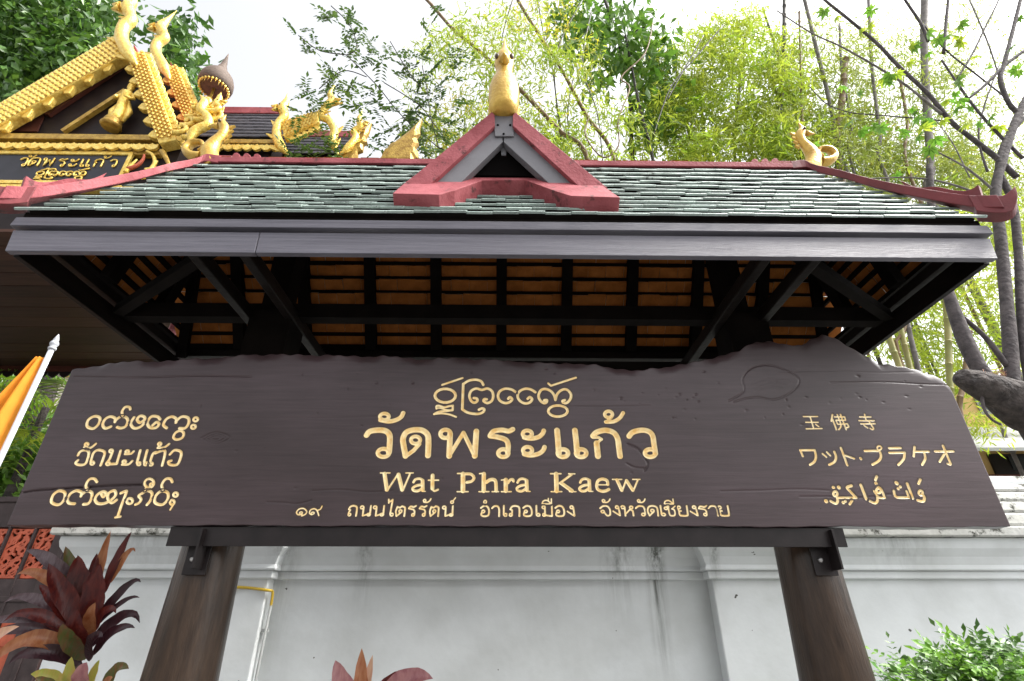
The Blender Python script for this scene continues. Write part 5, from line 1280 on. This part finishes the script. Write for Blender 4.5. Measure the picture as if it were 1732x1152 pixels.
spots = [(1627, 42), (1630, 68), (1588, 68), (1541, 102), (1541, 76), (1478, 16), (1470, 42), (1460, 219), (1450, 157), (1580, 232), (1554, 201), (1614, 154), (1593, 201), (1528, 224), (1515, 123), (1497, 133), (1640, 206), (1666, 115), (1600, 170), (1572, 190), (1548, 186), (1620, 186), (1560, 214), (1600, 64), (1650, 158), (1700, 60), (1706, 30), (1690, 210), (1720, 120), (1535, 280), (1570, 360), (1620, 130), (1388, 255), (1640, 610), (1652, 622), (1420, 24), (1505, 215), (1478, 212)]
spots += [(u + rl.uniform(-26, 26), v + rl.uniform(-20, 20)) for u, v in spots if v < 300]
for u, v in spots:
    o = bpy.data.objects.new('leaf', LM[rl.choice((0, 0, 1, 2))]); COL.objects.link(o); o.parent = T1
    p = at(u + rl.uniform(-4, 4), v + rl.uniform(-4, 4), 5.3 + rl.uniform(-.25, .25))
    o.location = p - ORG[T1.name]; s = rl.uniform(.20, .40) * (.5 if v > 500 else 1); o.scale = (s, s, s)
    o.rotation_euler = (R(rl.uniform(-60, 10)), R(rl.uniform(-35, 35)), R(rl.uniform(0, 360)))
# nest of dry straw in the fork
m = MB()
for _ in range(60):
    p = at(1680 + rl.uniform(-20, 20), 634 + rl.uniform(-7, 7), 5.28 + rl.uniform(0, .2)); d = Vector((rl.gauss(0, 1), rl.gauss(0, .6), rl.gauss(0, .5))).normalized() * rl.uniform(.03, .08)
    m.tube([p - d, p + d], .0022, 4)
tag(m.build('dry_leaf_litter', 'ti_pink', T1), kind='stuff')

# broadleaf crown over the bamboo
T2 = thing('broadleaf_tree', (2.3, 9.6, 0), 'dark green broad-leaved tree top hanging among the bamboo above the ridge', 'tree')
stem_px([(1010, -40), (1030, 20), (1052, 90), (1066, 170), (1072, 290)], 9.2, 5, T2, 'trunk', 'bark_dark', 0, True, w2=9)
for p in ([(1040, 60), (1000, 40), (960, 20)], [(1045, 70), (1080, 50), (1110, 40)], [(1055, 110), (1020, 120), (985, 125)], [(1060, 140), (1095, 160), (1110, 200)]): stem_px(p, 9.2, 4, T2, 'limb', 'bark_dark', w2=2)
C = sample_px([(1000, 20, 70, 40, 8.4, 9.6, 70), (1060, 60, 75, 50, 8.4, 9.6, 80), (1090, 90, 50, 35, 8.4, 9.6, 70), (975, 60, 40, 40, 8.4, 9.6, 40), (1100, 190, 40, 55, 8.6, 9.6, 45), (1125, 145, 40, 30, 8.6, 9.6, 30), (1000, 125, 30, 20, 8.4, 9.4, 16)])
leaf_cloud('crown', T2, *clusters(C, 5, .16, .40, .36, down=1.1), 'leaf_mid')
# sprays with paired leaflets against the white sky
T3 = thing('feathery_tree', (-2.5, 7.6, 0), 'slender tree with sparse feathery leaflets against the white sky beside the gilded flames', 'tree')
stem_px([(742, 250), (752, 290)], 7.0, 3, T3, 'trunk', 'bark_dark', 0, True, w2=7)
twigs = [[(586, 93), (636, 143), (669, 184), (697, 212), (742, 250)], [(714, 111), (722, 151), (728, 194), (742, 250)], [(650, 140), (707, 176), (732, 207), (757, 240)], [(560, 10), (590, 40), (604, 80), (586, 93)], [(660, 70), (690, 120), (714, 150)], [(505, 60), (540, 85), (586, 93)], [(540, 150), (580, 120), (620, 130)]]
for t in twigs: stem_px(t, 6.9, 1.8, T3, 'twig', 'culm_dark', n=5)
SP = []
rs = np.random.default_rng(4)
for u, v, k, s in ((497, 62, 2, 12), (524, 84, 3, 14), (552, 22, 3, 10), (590, 38, 6, 16), (600, 62, 6, 18), (610, 80, 4, 14), (562, 26, 2, 8), (645, 100, 5, 18), (674, 104, 5, 16), (692, 128, 5, 14), (552, 128, 6, 20), (528, 142, 4, 16), (590, 152, 4, 14), (600, 168, 3, 14), (640, 170, 4, 18), (632, 198, 4, 16), (690, 178, 6, 24), (720, 160, 6, 24), (716, 200, 7, 24), (690, 220, 6, 20), (740, 236, 7, 26), (655, 240, 5, 18), (640, 262, 3, 14), (760, 190, 5, 26), (745, 130, 4, 22), (770, 110, 4, 22), (725, 90, 3, 20), (590, 196, 3, 12), (510, 190, 3, 10), (528, 182, 3, 12), (566, 150, 3, 10), (500, 256, 6, 16), (535, 250, 7, 20), (560, 255, 4, 16), (720, 262, 5, 26), (770, 262, 5, 26), (800, 230, 5, 28), (742, 14, 3, 14), (720, 30, 2, 12)):
    for _ in range(int(k * 1.5)): SP.append((u + rs.uniform(-s, s), v + rs.uniform(-s, s)))
P_, D_, L_ = [], [], []
for u, v in SP:
    near = 5.0 if (u < 610 and v > 150) else 6.9
    c = np.array(at(u, v, near + rs.uniform(-.25, .25))); d = rs.normal(size=3) * np.array([1, .7, .6]); d /= np.linalg.norm(d); d[2] -= .2
    s = np.cross(d, [0, -.5, .85]); s /= np.linalg.norm(s); L = rs.uniform(.22, .40) * near / 6.9
    for i in range(6):
        for sg in (-1, 1):
            if rs.random() < .12: continue
            P_.append(c + d * L * (i / 6)); D_.append(s * sg + d * .5); L_.append(L * .34 * rs.uniform(.8, 1.1))
    P_.append(c + d * L); D_.append(d); L_.append(L * .36)
P_, D_, L_ = np.array(P_), np.array(D_), np.array(L_)
leaf_cloud('crown', T3, P_, D_, np.tile([0, -.5, .85], (len(P_), 1)) + rs.normal(size=(len(P_), 3)) * .35, L_ * 1.15, L_ * .58, 'leaf_sparse')
# big tree over the gatehouse
T4 = thing('spreading_tree', (-10.5, 11, 0), 'large leafy tree with glossy dark foliage behind the gilded gable', 'tree')
MB().tube(cat([(-10.5, 11, 0), (-10.3, 11, 4), (-10.6, 11, 8), (-10.2, 10.8, 12), (-10.6, 10.6, 15)], 5), np.linspace(.38, .12, 21).tolist(), 14).build('trunk', 'bark_dark', T4)
for p in ([(-30, 160), (40, 120), (110, 70)], [(0, 60), (60, 50), (150, 40)], [(60, 160), (100, 120), (170, 60)], [(-20, 20), (90, 20), (200, 10)], [(250, 120), (290, 70), (330, 40)], [(330, 200), (300, 140), (275, 60)]): stem_px(p, 9.8, 6, T4, 'limb', 'bark_dark', w2=2)
C = sample_px([(60, 60, 110, 90, 8.6, 11, 1200), (150, 40, 70, 60, 8.6, 10.5, 260), (20, 120, 60, 70, 8.6, 10.5, 200), (110, 120, 60, 40, 8.8, 10.5, 130), (190, 10, 40, 25, 9, 10.5, 50), (10, 20, 60, 50, 8.6, 10.5, 160), (300, 60, 30, 45, 8.0, 9, 46), (318, 40, 26, 18, 8.0, 9, 18), (285, 100, 30, 50, 8.0, 9, 44), (310, 160, 35, 40, 8.0, 9, 54), (335, 130, 20, 25, 8.0, 9, 14), (350, 195, 14, 12, 8, 9, 6)])
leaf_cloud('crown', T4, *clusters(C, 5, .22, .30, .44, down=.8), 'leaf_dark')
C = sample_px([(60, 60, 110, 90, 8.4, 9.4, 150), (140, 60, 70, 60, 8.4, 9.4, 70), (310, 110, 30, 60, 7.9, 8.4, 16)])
leaf_cloud('painted_sunlit_leaves', T4, *clusters(C, 5, .2, .28, .45, down=.8), 'leaf_mid')  # sunlight on the crown painted in as a lighter leaf green

# palms and greenery seen through the gate opening
def frond(m, base, tip, sag, nl, ll):
    base, tip = Vector(base), Vector(tip)
    pts = [base.lerp(tip, t) + Vector((0, 0, sag * math.sin(math.pi * t ** .8))) for t in np.linspace(0, 1, nl)]
    return pts
def palm(loc, label, hts, nf, L, seed, mt='leaf_palm'):
    r = random.Random(seed); o = thing('palm', (loc[0], loc[1], 0), label, 'palm', 'palms beyond the gate')
    top = Vector((loc[0], loc[1], hts))
    MB().tube([(loc[0], loc[1], 0), (loc[0], loc[1], hts * .6), top], [.12, .09, .06], 8).build('trunk', 'bark_dark', o)
    for k in range(nf):
        a = 2 * math.pi * k / nf + r.uniform(-.3, .3); tip = top + Vector((math.cos(a) * L, math.sin(a) * L, r.uniform(-.6, .5)))
        pts = frond(None, top, tip, .45, 16, 0)
        P, D, Ls = [], [], []
        ax = (tip - top).normalized(); s = ax.cross(Vector((0, 0, 1))).normalized()
        for i, p in enumerate(pts[2:]):
            for sg in (-1, 1): P.append(tuple(p)); D.append(tuple(s * sg + ax * .7 + Vector((0, 0, -.25)))); Ls.append(L * .36 * (1 - .5 * abs(i / 13 - .4)))
        leaf_cloud('frond', o, P, D, np.tile([0, 0, 1.0], (len(P), 1)), Ls, np.array(Ls) * .10, mt, kind=None, droop=.15)
p = at(78, 690, 9.6); palm((p.x, p.y), 'tall arching palm beyond the gate, below the pale house wall', p.z, 13, 1.5, 1)
p = at(20, 640, 10.4); palm((p.x, p.y), 'darker palm beyond the gate, half behind the orange flag', p.z, 11, 1.5, 2, 'leaf_mid')
p = at(50, 760, 8.9); palm((p.x, p.y), 'low yellowing palm just above the gate head', p.z, 12, 1.1, 3, 'leaf_bamboo')
HG = thing('shrub', (at(30, 800, 9.2).x, 9.4, 0), 'rounded dark green shrub directly above the gate head rail', 'shrub')
for k in range(7):
    p = at(-10 + 16 * k, 815, 9.3); MB().tube([(HG.location.x, 9.4, 0), tuple(p)], [.03, .01], 5).build('stem', 'bark_dark', HG)
C = sample_px([(20, 800, 90, 50, 8.9, 9.9, 420), (-20, 700, 60, 90, 10.5, 11.5, 260), (90, 760, 40, 70, 10.5, 11.5, 160)])
leaf_cloud('foliage', HG, *clusters(C, 5, .14, .18, .5, down=.2), 'leaf_mid')

# ------------------------------------------------------------------ cordyline plants and the clipped shrub in front of the wall
def ti_leaf(parent, b, t, arch, w, Y, mt, dy=0.0, curl=0.0):
    """one strap leaf from photo point b to t; arch = pixels the middle is lifted; dy = how far the tip comes forward"""
    B_, T_ = at(*b, Y), at(*t, Y); T_.y -= dy; k = ppm(*b, Y)
    mid = (B_ + T_) / 2 + Vector((0, 0, arch * k)); mid.y -= dy * .5
    n = 14; wm = w * k * .38; vs = []; pts = []
    for i in range(n):
        s = i / (n - 1); p = B_ * (1 - s) ** 2 + mid * 2 * s * (1 - s) + T_ * s * s
        if curl and s > .8: p = p + Vector((0, 0, -curl * k * ((s - .8) / .2) ** 2))
        pts.append(p)
    for i in range(n):
        s = i / (n - 1); d = (pts[min(i + 1, n - 1)] - pts[max(i - 1, 0)]).normalized()
        side = d.cross(Vector((0.25, -.85, .3))).normalized(); up = side.cross(d)
        if i == 0: ww = .12
        else: ww = (math.sin(math.pi * min(1, s ** .8 * .97 + .03)) ** .75) * 1.0 + .06 * (1 - s)
        ww *= 1 + .06 * math.sin(s * 23 + w)
        for j, (a, z) in enumerate(((-1, .32), (-.5, .10), (0, 0), (.5, .10), (1, .32))): vs.append(pts[i] + side * a * wm * ww + up * (z * wm * ww * (1 + .5 * math.sin(s * 9 + w))))
    fs = [(i * 5 + j, i * 5 + j + 1, i * 5 + 5 + j + 1, i * 5 + 5 + j) for i in range(n - 1) for j in range(4)]
    return MB().add(vs, fs, 0, True).build('leaf', mt, parent)
def z7(x, y): return (x / 3.464, 870 + y / 3.464)
TI = thing('cordyline', (at(150, 1100, 3.15).x, 3.15, 0), 'tall maroon cordyline with curling strap leaves between the gate and the post', 'plant')
st = at(152, 1060, 3.15); MB().tube([(TI.location.x, 3.15, 0), (st.x, 3.15, 1.0), tuple(st)], [.022, .02, .014], 8).build('stem', 'ti_stem', TI)
for b, t, ar, w, mt, dy, cu in (((540, 480), (662, 100), 0, 20, 'ti_orange', .02, 0), ((600, 480), (805, 108), 14, 18, 'ti_maroon', .05, 0), ((650, 400), (832, 205), 26, 15, 'ti_orange', .05, 6), ((500, 560), (255, 225), 40, 30, 'ti_pale', .12, 0), ((545, 640), (660, 300), 8, 44, 'ti_maroon', .10, 0), ((520, 620), (430, 195), 6, 36, 'ti_green', .06, 0),
    ((500, 600), (520, 250), 0, 50, 'ti_maroon', .08, 0), ((480, 560), (190, 345), 34, 26, 'ti_orange', .10, 4), ((520, 680), (400, 300), 4, 40, 'ti_maroon', .14, 0), ((560, 640), (862, 372), 24, 20, 'ti_dark', .04, 8), ((560, 660), (835, 482), 24, 13, 'ti_dark', .02, 2), ((520, 790), (872, 600), 42, 26, 'ti_dark', .06, 10), ((540, 830), (880, 650), 24, 22, 'ti_dark', .12, 4), ((490, 720), (140, 495), 44, 24, 'ti_pale', .12, 8), ((460, 720), (12, 650), 34, 22, 'ti_pale', .15, 6),
    ((530, 560), (590, 230), 4, 26, 'ti_maroon', .03, 0), ((520, 580), (470, 240), 6, 28, 'ti_dark', .02, 0), ((540, 700), (760, 560), 26, 22, 'ti_maroon', .1, 6), ((500, 700), (330, 420), 14, 30, 'ti_maroon', .12, 0), ((490, 760), (180, 600), 40, 26, 'ti_maroon', .16, 8), ((530, 760), (650, 520), 8, 26, 'ti_orange', .12, 0), ((470, 780), (60, 740), 46, 24, 'ti_dark', .2, 8),
    ((500, 820), (580, 560), 0, 40, 'ti_maroon', .16, 0), ((470, 830), (290, 690), 18, 30, 'ti_dark', .12, 0), ((480, 860), (120, 870), 70, 34, 'ti_orange', .2, 10), ((500, 850), (535, 640), 8, 30, 'ti_green', .2, 0), ((520, 860), (720, 700), 22, 28, 'ti_dark', .15, 4), ((480, 880), (230, 840), 30, 30, 'ti_dark', .18, 6)):
    ti_leaf(TI, z7(*b), z7(*t), ar, w, 3.15, mt, dy, cu)
TJ = thing('cordyline', (at(130, 1180, 2.9).x, 2.9, 0), 'low lime and red cordyline at the foot of the post', 'plant')
MB().tube([(TJ.location.x, 2.9, 0), tuple(at(128, 1165, 2.9))], [.02, .014], 8).build('stem', 'ti_stem', TJ)
for b, t, ar, w, mt, dy in (((430, 1060), (280, 925), 22, 28, 'ti_lime', .1), ((420, 1060), (465, 830), 0, 26, 'ti_lime', .05), ((470, 1070), (580, 860), 14, 34, 'ti_rose', .08), ((500, 1060), (600, 850), 6, 18, 'ti_lime', .02), ((400, 1080), (330, 940), 8, 26, 'ti_green', .12), ((600, 1060), (835, 895), 34, 26, 'ti_green', .1), ((640, 1080), (760, 940), 14, 22, 'ti_orange', .12), ((800, 1060), (880, 815), 0, 16, 'ti_maroon', -.1)):
    ti_leaf(TJ, z7(*b), z7(*t), ar, w, 2.9, mt, dy)
TK = thing('cordyline', (at(-40, 1120, 2.7).x, 2.7, 0), 'pale pink and cream cordyline leaves in front of the gate', 'plant')
MB().tube([(TK.location.x, 2.7, 0), tuple(at(-45, 1115, 2.7))], [.02, .014], 8).build('stem', 'ti_stem', TK)
for b, t, ar, w, mt, dy in (((-160, 850), (220, 655), 12, 30, 'ti_pink', .1), ((-160, 870), (118, 838), 24, 30, 'ti_pink', .18), ((-160, 840), (48, 708), 10, 26, 'ti_lime', .05), ((-170, 900), (90, 930), 30, 28, 'ti_orange', .2), ((-170, 840), (-60, 600), 0, 30, 'ti_maroon', .0)):
    ti_leaf(TK, z7(*b), z7(*t), ar, w, 2.7, mt, dy)
TM = thing('cordyline', (at(610, 1230, 3.1).x, 3.1, 0), 'small rose-pink cordyline top in front of the recessed wall bay', 'plant')
MB().tube([(TM.location.x, 3.1, 0), tuple(at(612, 1220, 3.1))], [.02, .012], 8).build('stem', 'ti_stem', TM)
for b, t, ar, w, mt, dy in (((598, 1215), (570, 1104), -2, 56, 'ti_rose', .03), ((606, 1215), (612, 1084), 0, 34, 'ti_orange', .0), ((618, 1215), (735, 1134), 56, 46, 'ti_rose', .06), ((614, 1210), (676, 1122), 12, 36, 'ti_maroon', .02), ((604, 1215), (628, 1096), 6, 22, 'ti_pink', -.03), ((600, 1220), (520, 1150), 20, 24, 'ti_maroon', .05)):
    ti_leaf(TM, (b[0], b[1] + 14), (t[0], t[1] + 12), ar, w, 3.1, mt, dy)
SH = thing('shrub', (at(1650, 1140, 3.3).x, 3.4, 0), 'bright green small-leaved shrub in front of the white wall by the stout post', 'shrub')
for k in range(9):
    p = at(1540 + 24 * k, 1130 + 14 * math.sin(k * 2), 3.3 + .05 * (k % 3)); MB().tube(cat([(SH.location.x + .04 * k - .16, 3.4, 0), (SH.location.x + (p.x - SH.location.x) * .5, 3.38, p.z * .6), tuple(p)], 4), [.014, .013, .012, .011, .010, .009, .008, .006, .004], 5).build('stem', 'bark_dark', SH)
rs = np.random.default_rng(9); P_, D_, L_ = [], [], []
C = sample_px([(1660, 1172, 95, 50, 2.95, 3.8, 250), (1600, 1187, 75, 30, 2.95, 3.7, 120), (1700, 1137, 45, 30, 3.0, 3.7, 80), (1560, 1152, 40, 26, 3.1, 3.5, 26), (1650, 1127, 60, 22, 3.0, 3.6, 60), (1530, 1132, 26, 10, 3.2, 3.4, 9), (1640, 1108, 20, 8, 3.2, 3.4, 8), (1600, 1127, 36, 20, 3.1, 3.5, 26), (1690, 1222, 90, 40, 2.95, 3.8, 120)], rs)
for c in C:
    d = rs.normal(size=3) * np.array([1, .8, .5]); d[2] += .35; d /= np.linalg.norm(d); s = np.cross(d, [0, -.4, .9]); s /= np.linalg.norm(s); L = rs.uniform(.10, .17)
    for i in range(5):
        for sg in (-1, 1): P_.append(c + d * L * (i / 5)); D_.append(s * sg + d * .6 + np.array([0, 0, -.15])); L_.append(.050 * rs.uniform(.75, 1.15))
    P_.append(c + d * L); D_.append(d); L_.append(.052)
P_, D_, L_ = np.array(P_), np.array(D_), np.array(L_)
NN = np.tile([0, -.3, .9], (len(P_), 1)) + rs.normal(size=(len(P_), 3)) * .3
sel = np.repeat(rs.random(len(C)) < .38, 11)
L_ = L_ * np.repeat(rs.uniform(.7, 1.25, len(C)), 11)
leaf_cloud('foliage', SH, P_[~sel], D_[~sel], NN[~sel], L_[~sel], L_[~sel] * .5, 'leaf_shrub')
leaf_cloud('older_foliage', SH, P_[sel], D_[sel], NN[sel], L_[sel], L_[sel] * .5, 'leaf_dark')
